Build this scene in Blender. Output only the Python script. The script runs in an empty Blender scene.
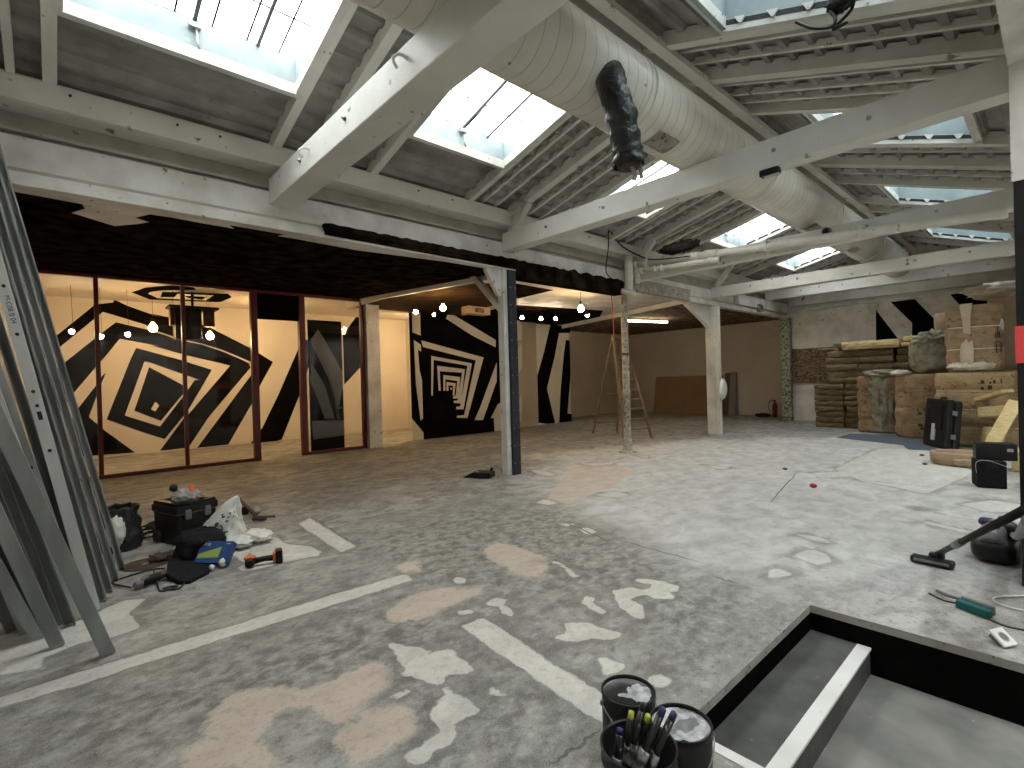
import bpy, math, random
from mathutils import Vector, Matrix, noise as NZ
import numpy as np
random.seed(7)
R = math.radians
SC = bpy.context.scene
COL = SC.collection
MATS = {}

# ---------------------------------------------------------------- materials
def mat(name, c1, c2=None, rough=0.6, metal=0.0, scale=6.0, bump=0.0, bscale=None, spec=0.5, stretch=(1, 1, 1),
        lo=0.35, hi=0.65, detail=5.0, speck=None, speck_amt=0.58, speck_scale=30.0, trans=0.0, emit=None, estr=0.0, world=True, coat=0.0):
    m = bpy.data.materials.new(name); m.use_nodes = True
    nt = m.node_tree; N = nt.nodes; L = nt.links
    b = N['Principled BSDF']
    b.inputs['Roughness'].default_value = rough
    b.inputs['Metallic'].default_value = metal
    b.inputs['Specular IOR Level'].default_value = spec
    b.inputs['Coat Weight'].default_value = coat
    if trans: b.inputs['Transmission Weight'].default_value = trans
    b.inputs['Base Color'].default_value = (*c1, 1)
    if emit:
        b.inputs['Emission Color'].default_value = (*emit, 1); b.inputs['Emission Strength'].default_value = estr
    if c2 or bump or speck:
        tc = N.new('ShaderNodeTexCoord'); mp = N.new('ShaderNodeMapping'); mp.inputs['Scale'].default_value = stretch
        L.new(tc.outputs['Object'], mp.inputs['Vector'])
        vec = mp.outputs['Vector']
        if world:
            g = N.new('ShaderNodeNewGeometry'); L.new(g.outputs['Position'], mp.inputs['Vector'])
    col = None
    if c2:
        n = N.new('ShaderNodeTexNoise'); n.inputs['Scale'].default_value = scale; n.inputs['Detail'].default_value = detail
        L.new(vec, n.inputs['Vector'])
        r = N.new('ShaderNodeValToRGB'); r.color_ramp.elements[0].position = lo; r.color_ramp.elements[1].position = hi
        r.color_ramp.elements[0].color = (*c1, 1); r.color_ramp.elements[1].color = (*c2, 1)
        L.new(n.outputs['Fac'], r.inputs['Fac']); col = r.outputs['Color']
    if speck:
        n2 = N.new('ShaderNodeTexNoise'); n2.inputs['Scale'].default_value = speck_scale; n2.inputs['Detail'].default_value = 6
        L.new(vec, n2.inputs['Vector'])
        r2 = N.new('ShaderNodeValToRGB'); r2.color_ramp.elements[0].position = speck_amt; r2.color_ramp.elements[1].position = speck_amt + 0.05
        r2.color_ramp.elements[0].color = (0, 0, 0, 1)
        L.new(n2.outputs['Fac'], r2.inputs['Fac'])
        mx = N.new('ShaderNodeMix'); mx.data_type = 'RGBA'
        L.new(r2.outputs['Color'], mx.inputs['Factor'])
        if col: L.new(col, mx.inputs['A'])
        else: mx.inputs['A'].default_value = (*c1, 1)
        mx.inputs['B'].default_value = (*speck, 1); col = mx.outputs['Result']
    if col: L.new(col, b.inputs['Base Color'])
    if bump:
        n3 = N.new('ShaderNodeTexNoise'); n3.inputs['Scale'].default_value = bscale or scale * 4; n3.inputs['Detail'].default_value = 4
        L.new(vec, n3.inputs['Vector'])
        bp = N.new('ShaderNodeBump'); bp.inputs['Strength'].default_value = bump; bp.inputs['Distance'].default_value = 0.02
        L.new(n3.outputs['Fac'], bp.inputs['Height']); L.new(bp.outputs['Normal'], b.inputs['Normal'])
    MATS[name] = m
    return m

WHITE = mat('white_paint', (.5, .48, .43), (.73, .72, .685), .6, scale=2.2, lo=.3, hi=.6, detail=8, speck=(.2, .17, .13), speck_amt=.665, speck_scale=11, bump=.12, bscale=40)
FASC = mat('grimy_shaded_fascia_paint', (.33, .305, .265), (.47, .44, .385), .7, scale=1.8, speck=(.2, .165, .125), speck_amt=.66, speck_scale=10, bump=.12, bscale=30)  # darker than grime alone: shade under the plate board is in this colour
WHITE2 = mat('cream_wall_paint', (.66, .61, .53), (.72, .68, .6), .75, scale=1.1, bump=.08, bscale=30)
BEIGE = mat('beige_plaster', (.46, .38, .29), (.53, .45, .35), .85, scale=.9, bump=.1, bscale=25)
STORE = mat('grey_beige_plaster', (.46, .42, .36), (.54, .5, .43), .85, scale=.8, bump=.1, bscale=25)
ROOF = mat('roof_sheet_paint', (.24, .232, .21), (.36, .348, .315), .7, scale=3.0, speck=(.22, .2, .17), speck_amt=.66, speck_scale=14)
BEAM = mat('beam_white_paint', (.66, .65, .6), (.76, .75, .7), .55, scale=2.2, speck=(.2, .17, .13), speck_amt=.67, speck_scale=7, bump=.15, bscale=30)
BLACK = mat('black_wall_paint', (.0045, .0042, .004), (.008, .0074, .007), .6, scale=2, bump=.1, bscale=25, spec=.0)
CEILBLACK = mat('black_ceiling_paint', (.006, .005, .004), (.035, .023, .014), .7, scale=4, lo=.4, hi=.75, bump=.6, bscale=6, spec=.0)  # brown mottling puts the warm lamp sheen into the black
WOODDARK = mat('dark_ceiling_boards', (.03, .018, .01), (.075, .045, .025), .6, spec=.02, scale=4, bump=.2, bscale=12)
OSBCEIL = mat('brown_ceiling_board', (.14, .1, .065), (.3, .22, .15), .9, scale=3, speck=(.07, .05, .03), speck_amt=.53, speck_scale=7, spec=.05)
RED = mat('dark_red_frame_paint', (.1, .009, .014), (.13, .013, .018), .4, scale=4)
STEEL = mat('dark_blue_steel', (.022, .027, .038), (.032, .038, .05), .5, .3, scale=6)
GALV = mat('galvanised_steel', (.27, .29, .29), (.44, .46, .46), .5, .55, scale=5, stretch=(1, 1, .3), bump=.05)
GALVD = mat('darker_galvanised_steel', (.14, .152, .154), (.24, .255, .257), .5, .55, scale=5, stretch=(1, 1, .3))
GALVL = mat('bright_galvanised_steel', (.6, .62, .62), (.7, .72, .72), .42, .45, scale=5, stretch=(1, 1, .3))
BLKPL = mat('black_plastic', (.007, .007, .0075), (.013, .013, .0135), .42, scale=8, spec=.28)
BLKRUB = mat('black_rubber', (.014, .014, .014), None, .65)
BLKFAB = mat('black_fabric', (.008, .008, .009), (.017, .017, .018), .85, spec=.15, scale=30, bump=.2)
BLKBAG = mat('black_bin_liner', (.014, .014, .016), (.026, .026, .029), .3, scale=10, bump=.9, bscale=20)
GREYPL = mat('grey_plastic', (.16, .165, .17), None, .45)
LTGREY = mat('light_grey_plastic', (.45, .46, .46), None, .45)
WHTPL = mat('white_plastic', (.8, .79, .76), None, .4)
PIPEW = mat('white_pipe_paint', (.64, .61, .53), (.74, .71, .64), .5, scale=5, speck=(.33, .28, .2), speck_amt=.66, speck_scale=11)
RUSTPIPE = mat('peeling_pipe_paint', (.33, .29, .23), (.5, .46, .39), .75, scale=9, speck=(.2, .155, .115), speck_amt=.54, speck_scale=17, bump=.3)
WOODL = mat('ladder_wood', (.16, .115, .075), (.24, .18, .12), .7, scale=9, stretch=(1, 1, .2))
WOOD = mat('bare_wood', (.5, .36, .21), (.6, .45, .28), .7, scale=9)
CARD = mat('brown_cardboard', (.27, .175, .09), (.31, .205, .105), .85, scale=2)
GREYBRD = mat('grey_board', (.22, .21, .2), None, .8)
OSB = mat('strand_board', (.12, .085, .045), (.27, .19, .105), .7, scale=9, lo=.42, hi=.58, speck=(.06, .038, .02), speck_amt=.53, speck_scale=14, stretch=(1, 1, 1.6))
WOOL = mat('brown_mineral_wool', (.12, .088, .045), (.25, .19, .105), .95, scale=6, stretch=(1, 1, 7), bump=1.0, bscale=16)
WOOLY = mat('yellow_mineral_wool', (.5, .38, .17), (.64, .51, .27), .95, scale=8, stretch=(1, 1, 4), bump=.6, bscale=20)
FACING = mat('kraft_facing', (.55, .42, .3), (.62, .5, .37), .8, scale=3)
KRAFT = mat('brown_kraft_paper', (.25, .165, .09), (.36, .25, .145), .8, scale=5, speck=(.16, .1, .055), speck_amt=.6, speck_scale=9, bump=.9, bscale=12, stretch=(1, 1, 1.5))
KRAFTY = mat('yellowish_kraft_paper', (.31, .215, .11), (.42, .3, .16), .8, scale=5, speck=(.2, .135, .065), speck_amt=.59, speck_scale=10, bump=.9, bscale=12, stretch=(1, 1, 1.5))
KRAFTD = mat('dull_kraft_paper', (.31, .22, .135), (.39, .29, .19), .8, scale=3, bump=.5, bscale=6)
INK = mat('black_print', (.03, .025, .02), None, .8)
TAPE = mat('packing_tape', (.46, .38, .27), (.55, .47, .35), .35, scale=6)
FILM = mat('cloudy_plastic_film', (.19, .178, .12), (.36, .345, .27), .22, scale=7, lo=.35, hi=.7, bump=1.0, bscale=16)
FILMW = mat('pale_plastic_film', (.5, .46, .37), (.68, .64, .55), .3, scale=8, bump=.6, bscale=12)
BLUE = mat('blue_carton', (.012, .055, .19), (.018, .07, .22), .4, scale=9)
LIME = mat('lime_print', (.3, .4, .07), None, .5)
ORANGE = mat('orange_plastic', (.75, .17, .03), None, .45)
TEAL = mat('teal_bristles', (.006, .095, .095), (.01, .13, .125), .8, scale=60, bump=.5)
PURPLE = mat('purple_plastic', (.035, .014, .075), None, .35)
NAVY = mat('navy_handle_plastic', (.03, .028, .13), None, .4)
YEL = mat('yellow_handle_plastic', (.58, .62, .08), None, .4)
REDP = mat('red_plastic', (.5, .02, .03), None, .5)
REDB = mat('red_paint', (.72, .06, .06), None, .5)
RUG = mat('blue_carpet', (.075, .092, .128), (.105, .125, .165), .95, scale=20, bump=.3)
CABLE = mat('black_cable_sheath', (.01, .01, .011), None, .5)
CABLEW = mat('pale_cable_sheath', (.55, .53, .48), None, .5)
CABLER = mat('red_cord', (.55, .1, .06), None, .6)
DARKDUST = mat('dusty_black_cloth', (.02, .018, .016), (.05, .045, .04), .9, scale=12, bump=.5)
PAINTWET = mat('wet_black_paint', (.008, .008, .009), None, .12)
PAINTGREY = mat('paint_skin_grey', (.5, .51, .53), (.12, .12, .125), .25, scale=9, lo=.42, hi=.6)
PAINTSMEAR = mat('paint_smear_black', (.012, .012, .013), (.03, .03, .032), .22, scale=9, speck=(.55, .56, .6), speck_amt=.6, speck_scale=5)
SMEARSHEEN = mat('pale_paint_and_sheen', (.2, .2, .21), (.55, .56, .58), .3, scale=22)  # pale tone also paints the skylight's reflection on a wet lid
SMEARD = mat('dark_paint_skin', (.1, .1, .105), (.2, .2, .21), .3, scale=20)
TIN = mat('black_tin', (.008, .008, .0085), (.02, .02, .021), .35, .0, scale=8, spec=.3)
TINW = mat('worn_pale_tin', (.34, .34, .33), (.05, .05, .05), .4, .4, scale=14, lo=.45, hi=.55)
LABELP = mat('pale_label_print', (.5, .5, .49), (.14, .14, .14), .5, scale=40, lo=.45, hi=.55)
BRUSHD = mat('painted_brush_black', (.013, .013, .014), (.022, .022, .023), .3, scale=20, speck=(.4, .4, .4), speck_amt=.63, speck_scale=22)
FERR = mat('metal_ferrule', (.5, .5, .49), (.12, .12, .12), .35, .7, scale=30, lo=.45, hi=.6)
DUSTG = mat('grey_dusty_cloth', (.3, .28, .26), (.46, .43, .4), .9, scale=16, bump=.8, bscale=24)
WHBAG = mat('white_carrier_bag', (.68, .67, .63), (.78, .77, .73), .4, scale=7, bump=.5, bscale=16)
BAGINK = mat('dark_bag_print', (.06, .09, .12), None, .5)
EXTRED = mat('extinguisher_red', (.17, .02, .015), None, .4)
BROWNPIPE = mat('brown_wood_stick', (.1, .055, .03), None, .7)
RUSTM = mat('dark_rusty_metal', (.05, .03, .02), (.1, .06, .04), .8, scale=9)
PEEL = mat('peeled_grey_brick', (.27, .235, .2), (.42, .38, .33), .9, scale=8, speck=(.13, .1, .08), speck_amt=.58, speck_scale=16, bump=.5)
PEELG = mat('mossy_peeling_post', (.3, .31, .24), (.42, .42, .35), .9, scale=7, speck=(.1, .13, .07), speck_amt=.52, speck_scale=13, bump=.5)
PITFLOOR = mat('dark_worn_tread', (.06, .06, .058), (.1, .1, .096), .75, scale=5, speck=(.3, .3, .29), speck_amt=.7, speck_scale=20)
PITLOW = mat('grey_worn_screed', (.15, .148, .135), (.25, .245, .225), .75, scale=3, speck=(.4, .4, .38), speck_amt=.72, speck_scale=18)
NOSE = mat('white_nosing_paint', (.66, .655, .62), (.74, .735, .7), .6, scale=4, speck=(.3, .3, .28), speck_amt=.7, speck_scale=18)
CURBF = mat('raw_slab_edge', (.28, .27, .245), (.38, .365, .33), .85, scale=6, speck=(.12, .115, .1), speck_amt=.62, speck_scale=16)
GREYSTRIPE_REFL = mat('grey_stripe_and_reflection', (.17, .178, .195), (.2, .208, .225), .5, scale=4)
UPST = mat('skylight_kerb_lining', (.26, .32, .335), (.36, .42, .43), .5, scale=3, speck=(.4, .45, .44), speck_amt=.68, speck_scale=9)

def duct_mat():
    m = mat('wrapped_duct', (.7, .67, .58), (.79, .765, .69), .26, .0, scale=2.5, bump=.0, speck=(.3, .26, .2), speck_amt=.71, speck_scale=7)
    nt = m.node_tree; N = nt.nodes; L = nt.links; b = N['Principled BSDF']
    g = N.new('ShaderNodeNewGeometry'); s = N.new('ShaderNodeSeparateXYZ'); L.new(g.outputs['Position'], s.inputs[0])
    # helical lock seam: Y plus a turn of the angle
    q = N.new('ShaderNodeMath'); q.operation = 'MULTIPLY_ADD'; q.inputs[1].default_value = .12
    L.new(s.outputs['Z'], q.inputs[0]); L.new(s.outputs['Y'], q.inputs[2])
    a = N.new('ShaderNodeMath'); a.operation = 'MULTIPLY'; a.inputs[1].default_value = 1 / .155; L.new(q.outputs[0], a.inputs[0])
    f = N.new('ShaderNodeMath'); f.operation = 'FRACT'; L.new(a.outputs[0], f.inputs[0])
    p = N.new('ShaderNodeMath'); p.operation = 'PINGPONG'; p.inputs[1].default_value = .5; L.new(f.outputs[0], p.inputs[0])
    r = N.new('ShaderNodeMapRange'); r.inputs['From Min'].default_value = 0; r.inputs['From Max'].default_value = .07
    r.inputs['To Min'].default_value = 0; r.inputs['To Max'].default_value = 1; L.new(p.outputs[0], r.inputs[0])
    bp = N.new('ShaderNodeBump'); bp.inputs['Strength'].default_value = .35; bp.inputs['Distance'].default_value = .006
    L.new(r.outputs[0], bp.inputs['Height']); L.new(bp.outputs['Normal'], b.inputs['Normal'])
    mx = N.new('ShaderNodeMix'); mx.data_type = 'RGBA'; mx.blend_type = 'MULTIPLY'; mx.inputs['Factor'].default_value = 1
    src = b.inputs['Base Color'].links[0].from_socket
    r2 = N.new('ShaderNodeMapRange'); r2.inputs['From Max'].default_value = .03; r2.inputs['To Min'].default_value = .42; L.new(p.outputs[0], r2.inputs[0])
    L.new(src, mx.inputs['A']); L.new(r2.outputs[0], mx.inputs['B']); L.new(mx.outputs['Result'], b.inputs['Base Color'])
    return m
DUCT = duct_mat()

def glass_mat(name, tint, gloss, grid=None):
    m = bpy.data.materials.new(name); m.use_nodes = True
    nt = m.node_tree; N = nt.nodes; L = nt.links; N.remove(N['Principled BSDF'])
    t = N.new('ShaderNodeBsdfTransparent'); t.inputs[0].default_value = (*tint, 1)
    g = N.new('ShaderNodeBsdfGlossy'); g.inputs['Roughness'].default_value = .03
    fr = N.new('ShaderNodeFresnel'); fr.inputs[0].default_value = 1.5
    mu = N.new('ShaderNodeMath'); mu.operation = 'MULTIPLY'; mu.inputs[1].default_value = gloss; L.new(fr.outputs[0], mu.inputs[0])
    mx = N.new('ShaderNodeMixShader'); L.new(mu.outputs[0], mx.inputs[0]); L.new(t.outputs[0], mx.inputs[1]); L.new(g.outputs[0], mx.inputs[2])
    out = mx.outputs[0]
    if grid:
        ge = N.new('ShaderNodeNewGeometry'); s = N.new('ShaderNodeSeparateXYZ'); L.new(ge.outputs['Position'], s.inputs[0])
        last = None
        for ax, sp, w in grid:
            a = N.new('ShaderNodeMath'); a.operation = 'MULTIPLY'; a.inputs[1].default_value = 1 / sp; L.new(s.outputs[ax], a.inputs[0])
            p = N.new('ShaderNodeMath'); p.operation = 'FRACT'; L.new(a.outputs[0], p.inputs[0])
            c = N.new('ShaderNodeMath'); c.operation = 'LESS_THAN'; c.inputs[1].default_value = w / sp; L.new(p.outputs[0], c.inputs[0])
            if last is None: last = c
            else:
                mm = N.new('ShaderNodeMath'); mm.operation = 'MAXIMUM'; L.new(last.outputs[0], mm.inputs[0]); L.new(c.outputs[0], mm.inputs[1]); last = mm
        d = N.new('ShaderNodeBsdfDiffuse'); d.inputs[0].default_value = (.02, .02, .022, 1)
        m2 = N.new('ShaderNodeMixShader'); L.new(last.outputs[0], m2.inputs[0]); L.new(out, m2.inputs[1]); L.new(d.outputs[0], m2.inputs[2]); out = m2.outputs[0]
    L.new(out, N['Material Output'].inputs[0])
    return m
GLASS = glass_mat('clear_partition_glass', (.93, .92, .9), .5)
SKYGLASS = glass_mat('wired_roof_glass', (.9, .95, .96), .5, [('Y', .3, .018), ('X', .45, .018)])
SKYGLASS2 = glass_mat('dimmed_roof_glass', (.2, .232, .245), .5)  # dark tint dims the sky's brightness behind the right skylights
SKYGLASS3 = glass_mat('added_rooflight_glass', (.9, .95, .97), .5)

def bulb_mat(name, c, s):
    m = bpy.data.materials.new(name); m.use_nodes = True
    b = m.node_tree.nodes['Principled BSDF']; b.inputs['Base Color'].default_value = (*c, 1)
    b.inputs['Emission Color'].default_value = (*c, 1); b.inputs['Emission Strength'].default_value = s
    return m
BULBW = bulb_mat('glowing_warm_bulb', (1, .6, .24), 60)
BULBC = bulb_mat('glowing_neutral_bulb', (1, .8, .55), 60)
TUBE = bulb_mat('glowing_tube', (1, .76, .42), 14)

# ---------------------------------------------------------------- mesh builder
class G:
    def __init__(s): s.v = []; s.f = []; s.m = []; s.s = []
    def add(s, vs, fs, mi=0, sm=False):
        o = len(s.v); s.v += [tuple(v) for v in vs]
        for f in fs: s.f.append(tuple(o + i for i in f)); s.m.append(mi); s.s.append(sm)
        return s
    def box(s, c, d, rot=None, mi=0):
        c = Vector(c); h = Vector(d) / 2
        vs = [Vector((x * h.x, y * h.y, z * h.z)) for x in (-1, 1) for y in (-1, 1) for z in (-1, 1)]
        if rot is not None: vs = [rot @ v for v in vs]
        return s.add([c + v for v in vs], [(0, 1, 3, 2), (4, 6, 7, 5), (0, 4, 5, 1), (2, 3, 7, 6), (0, 2, 6, 4), (1, 5, 7, 3)], mi)
    def b2(s, a, b, mi=0):
        return s.box([(a[i] + b[i]) / 2 for i in range(3)], [abs(b[i] - a[i]) for i in range(3)], None, mi)
    def bar(s, p, q, w, h, up=(0, 0, 1), mi=0):
        p, q = Vector(p), Vector(q); d = (q - p); L = d.length; d.normalize(); up = Vector(up)
        sd = d.cross(up)
        if sd.length < 1e-4: sd = d.cross(Vector((1, 0, 0)))
        sd.normalize(); u = sd.cross(d)
        vs = [e + sd * (x * w / 2) + u * (z * h / 2) for e in (p, q) for x in (-1, 1) for z in (-1, 1)]
        return s.add(vs, [(0, 1, 3, 2), (4, 6, 7, 5), (0, 4, 5, 1), (2, 3, 7, 6), (0, 2, 6, 4), (1, 5, 7, 3)], mi)
    def prism(s, pts, fn, t, mi=0):
        # pts 2-D outline; fn(u,v,w)->xyz with w 0..t
        n = len(pts); a = [fn(u, v, 0) for u, v in pts] + [fn(u, v, t) for u, v in pts]
        return s.add(a, [tuple(range(n)), tuple(range(2 * n - 1, n - 1, -1))] + [(i, i + n, (i + 1) % n + n, (i + 1) % n) for i in range(n)], mi)
    def tube(s, pts, r, n=10, mi=0, sm=True, cap=True, closed=False):
        P = [Vector(p) for p in pts]; k = len(P); rs = r if isinstance(r, (list, tuple)) else [r] * k
        vs = []; ref = None
        for i, p in enumerate(P):
            d = (P[min(i + 1, k - 1)] - P[max(i - 1, 0)]).normalized()
            if ref is None:
                ref = d.cross(Vector((0, 0, 1)))
                if ref.length < .05: ref = d.cross(Vector((1, 0, 0)))
            ref = (ref - d * ref.dot(d)).normalized(); w = d.cross(ref)
            vs += [p + (ref * math.cos(a) + w * math.sin(a)) * rs[i] for a in [2 * math.pi * j / n for j in range(n)]]
        fs = [(i * n + j, i * n + (j + 1) % n, (i + 1) * n + (j + 1) % n, (i + 1) * n + j) for i in range(k - 1) for j in range(n)]
        s.add(vs, fs, mi, sm)
        if cap:
            o = len(s.v) - len(vs)
            s.f += [tuple(o + j for j in reversed(range(n))), tuple(o + (k - 1) * n + j for j in range(n))]; s.m += [mi, mi]; s.s += [False, False]
        return s
    def lathe(s, prof, c=(0, 0, 0), n=24, mi=0, sm=True, fn=None, cap=True, M=None):
        vs = []; k = len(prof); c = Vector(c)
        for r, z in prof:
            for j in range(n):
                a = 2 * math.pi * j / n; rr = r * (fn(a, z) if fn else 1)
                p = Vector((rr * math.cos(a), rr * math.sin(a), z))
                vs.append(c + (M @ p if M is not None else p))
        fs = [(i * n + j, i * n + (j + 1) % n, (i + 1) * n + (j + 1) % n, (i + 1) * n + j) for i in range(k - 1) for j in range(n)]
        s.add(vs, fs, mi, sm)
        if cap:
            o = len(s.v) - len(vs)
            s.f += [tuple(o + j for j in reversed(range(n))), tuple(o + (k - 1) * n + j for j in range(n))]; s.m += [mi, mi]; s.s += [False, False]
        return s
    def blob(s, c, r, amp=.15, fr=3, seed=0, n=28, k=18, mi=0, flat=None, pw=1.0):
        c = Vector(c); vs = []
        for i in range(k + 1):
            t = math.pi * i / k
            for j in range(n):
                a = 2 * math.pi * j / n
                d = Vector((math.sin(t) * math.cos(a), math.sin(t) * math.sin(a), math.cos(t)))
                if pw != 1: d = Vector([math.copysign(abs(q) ** pw, q) for q in d])
                q = 1 + amp * NZ.noise(d * fr + Vector((seed * 3.1, seed, 0))) + amp * .6 * NZ.noise(d * fr * 2.7 + Vector((seed, 9, 1)))
                p = Vector((d.x * r[0], d.y * r[1], d.z * r[2])) * q
                if flat is not None and p.z < flat: p.z = flat
                vs.append(c + p)
        fs = [(i * n + j, i * n + (j + 1) % n, (i + 1) * n + (j + 1) % n, (i + 1) * n + j) for i in range(k) for j in range(n)]
        return s.add(vs, fs, mi, True)
    def sheet(s, fn, nu, nv, mi=0, sm=True):
        vs = [fn(i / nu, j / nv) for i in range(nu + 1) for j in range(nv + 1)]
        return s.add(vs, [(i * (nv + 1) + j, (i + 1) * (nv + 1) + j, (i + 1) * (nv + 1) + j + 1, i * (nv + 1) + j + 1) for i in range(nu) for j in range(nv)], mi, sm)
    def xf(s, M): s.v = [tuple(M @ Vector(v)) for v in s.v]; return s

ROOT = {}
def root_of(o):
    while o.parent is not None: o = o.parent
    return o
def tag(o, label=None, cat=None, group=None, kind=None):
    if label: o['label'] = label
    if cat: o['category'] = cat
    if group: o['group'] = group
    if kind: o['kind'] = kind
    return o
def thing(name, label, cat, loc=(0, 0, 0), rz=0.0, group=None, kind=None):
    o = bpy.data.objects.new(name, None); COL.objects.link(o); o.empty_display_size = .1
    o.location = loc; o.rotation_euler = (0, 0, rz)
    ROOT[o.name] = Matrix.Translation(Vector(loc)) @ Matrix.Rotation(rz, 4, 'Z')
    return tag(o, label, cat, group, kind)
def mk(name, g, mats, parent=None, label=None, cat=None, group=None, kind=None, local=False, bevel=0, seg=2, smooth_angle=None, origin=None, subsurf=0, solid=0):
    if not isinstance(mats, (list, tuple)): mats = [mats]
    V = [Vector(v) for v in g.v]
    loc = Vector((0, 0, 0))
    if parent is not None:
        if not local:
            M = ROOT[root_of(parent).name].inverted(); V = [M @ v for v in V]
    elif not local:
        if origin is not None: loc = Vector(origin)
        else:
            xs = [v.x for v in V]; ys = [v.y for v in V]; zs = [v.z for v in V]
            loc = Vector(((min(xs) + max(xs)) / 2, (min(ys) + max(ys)) / 2, min(zs)))
        V = [v - loc for v in V]
    me = bpy.data.meshes.new(name); me.from_pydata(V, [], g.f)
    for m in mats: me.materials.append(m)
    me.polygons.foreach_set('material_index', g.m); me.polygons.foreach_set('use_smooth', g.s)
    me.update(); me.validate()
    o = bpy.data.objects.new(name, me); COL.objects.link(o)
    if parent is not None: o.parent = parent
    else:
        o.location = loc; ROOT[o.name] = Matrix.Translation(loc)
    if bevel:
        b = o.modifiers.new('edge', 'BEVEL'); b.width = bevel; b.segments = seg; b.limit_method = 'ANGLE'; b.angle_limit = R(35)
    if solid:
        b = o.modifiers.new('solid', 'SOLIDIFY'); b.thickness = solid; b.offset = 0
    if subsurf:
        b = o.modifiers.new('sub', 'SUBSURF'); b.levels = subsurf; b.render_levels = subsurf
    return tag(o, label, cat, group, kind)
def dup(o, loc=None, rz=None, label=None, group=None):
    c = o.copy(); COL.objects.link(c)
    if loc is not None: c.location = loc
    if rz is not None: c.rotation_euler = (0, 0, rz)
    if label: c['label'] = label
    if group: c['group'] = group
    for ch in list(o.children):
        d = ch.copy(); COL.objects.link(d); d.parent = c
        for gch in list(ch.children):
            e = gch.copy(); COL.objects.link(e); e.parent = d
    return c
ORD = ['bottom', 'second', 'third', 'fourth', 'fifth', 'sixth', 'seventh', 'eighth', 'ninth', 'tenth']
def curve(pts, n=8):
    P = [Vector(p) for p in pts]; out = []
    for i in range(len(P) - 1):
        a, b, c, d = P[max(i - 1, 0)], P[i], P[i + 1], P[min(i + 2, len(P) - 1)]
        for k in range(n):
            t = k / n
            out.append(.5 * ((2 * b) + (c - a) * t + (2 * a - 5 * b + 4 * c - d) * t * t + (3 * b - a - 3 * c + d) * t ** 3))
    return out + [P[-1]]

# ================================================================ SETTING
def st(name, g, m, label, cat, parent=None, **k): return mk(name, g, m, parent, label, cat, None, 'structure' if parent is None else None, **k)
PX0, PX1, PY0, PY1 = -1.2, 1.8, 2.095, 3.83          # the stair pit in the floor
NAVE_L, NAVE_R, BACK, FRONT = -6.4, -.3, 18.6, -.42

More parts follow.
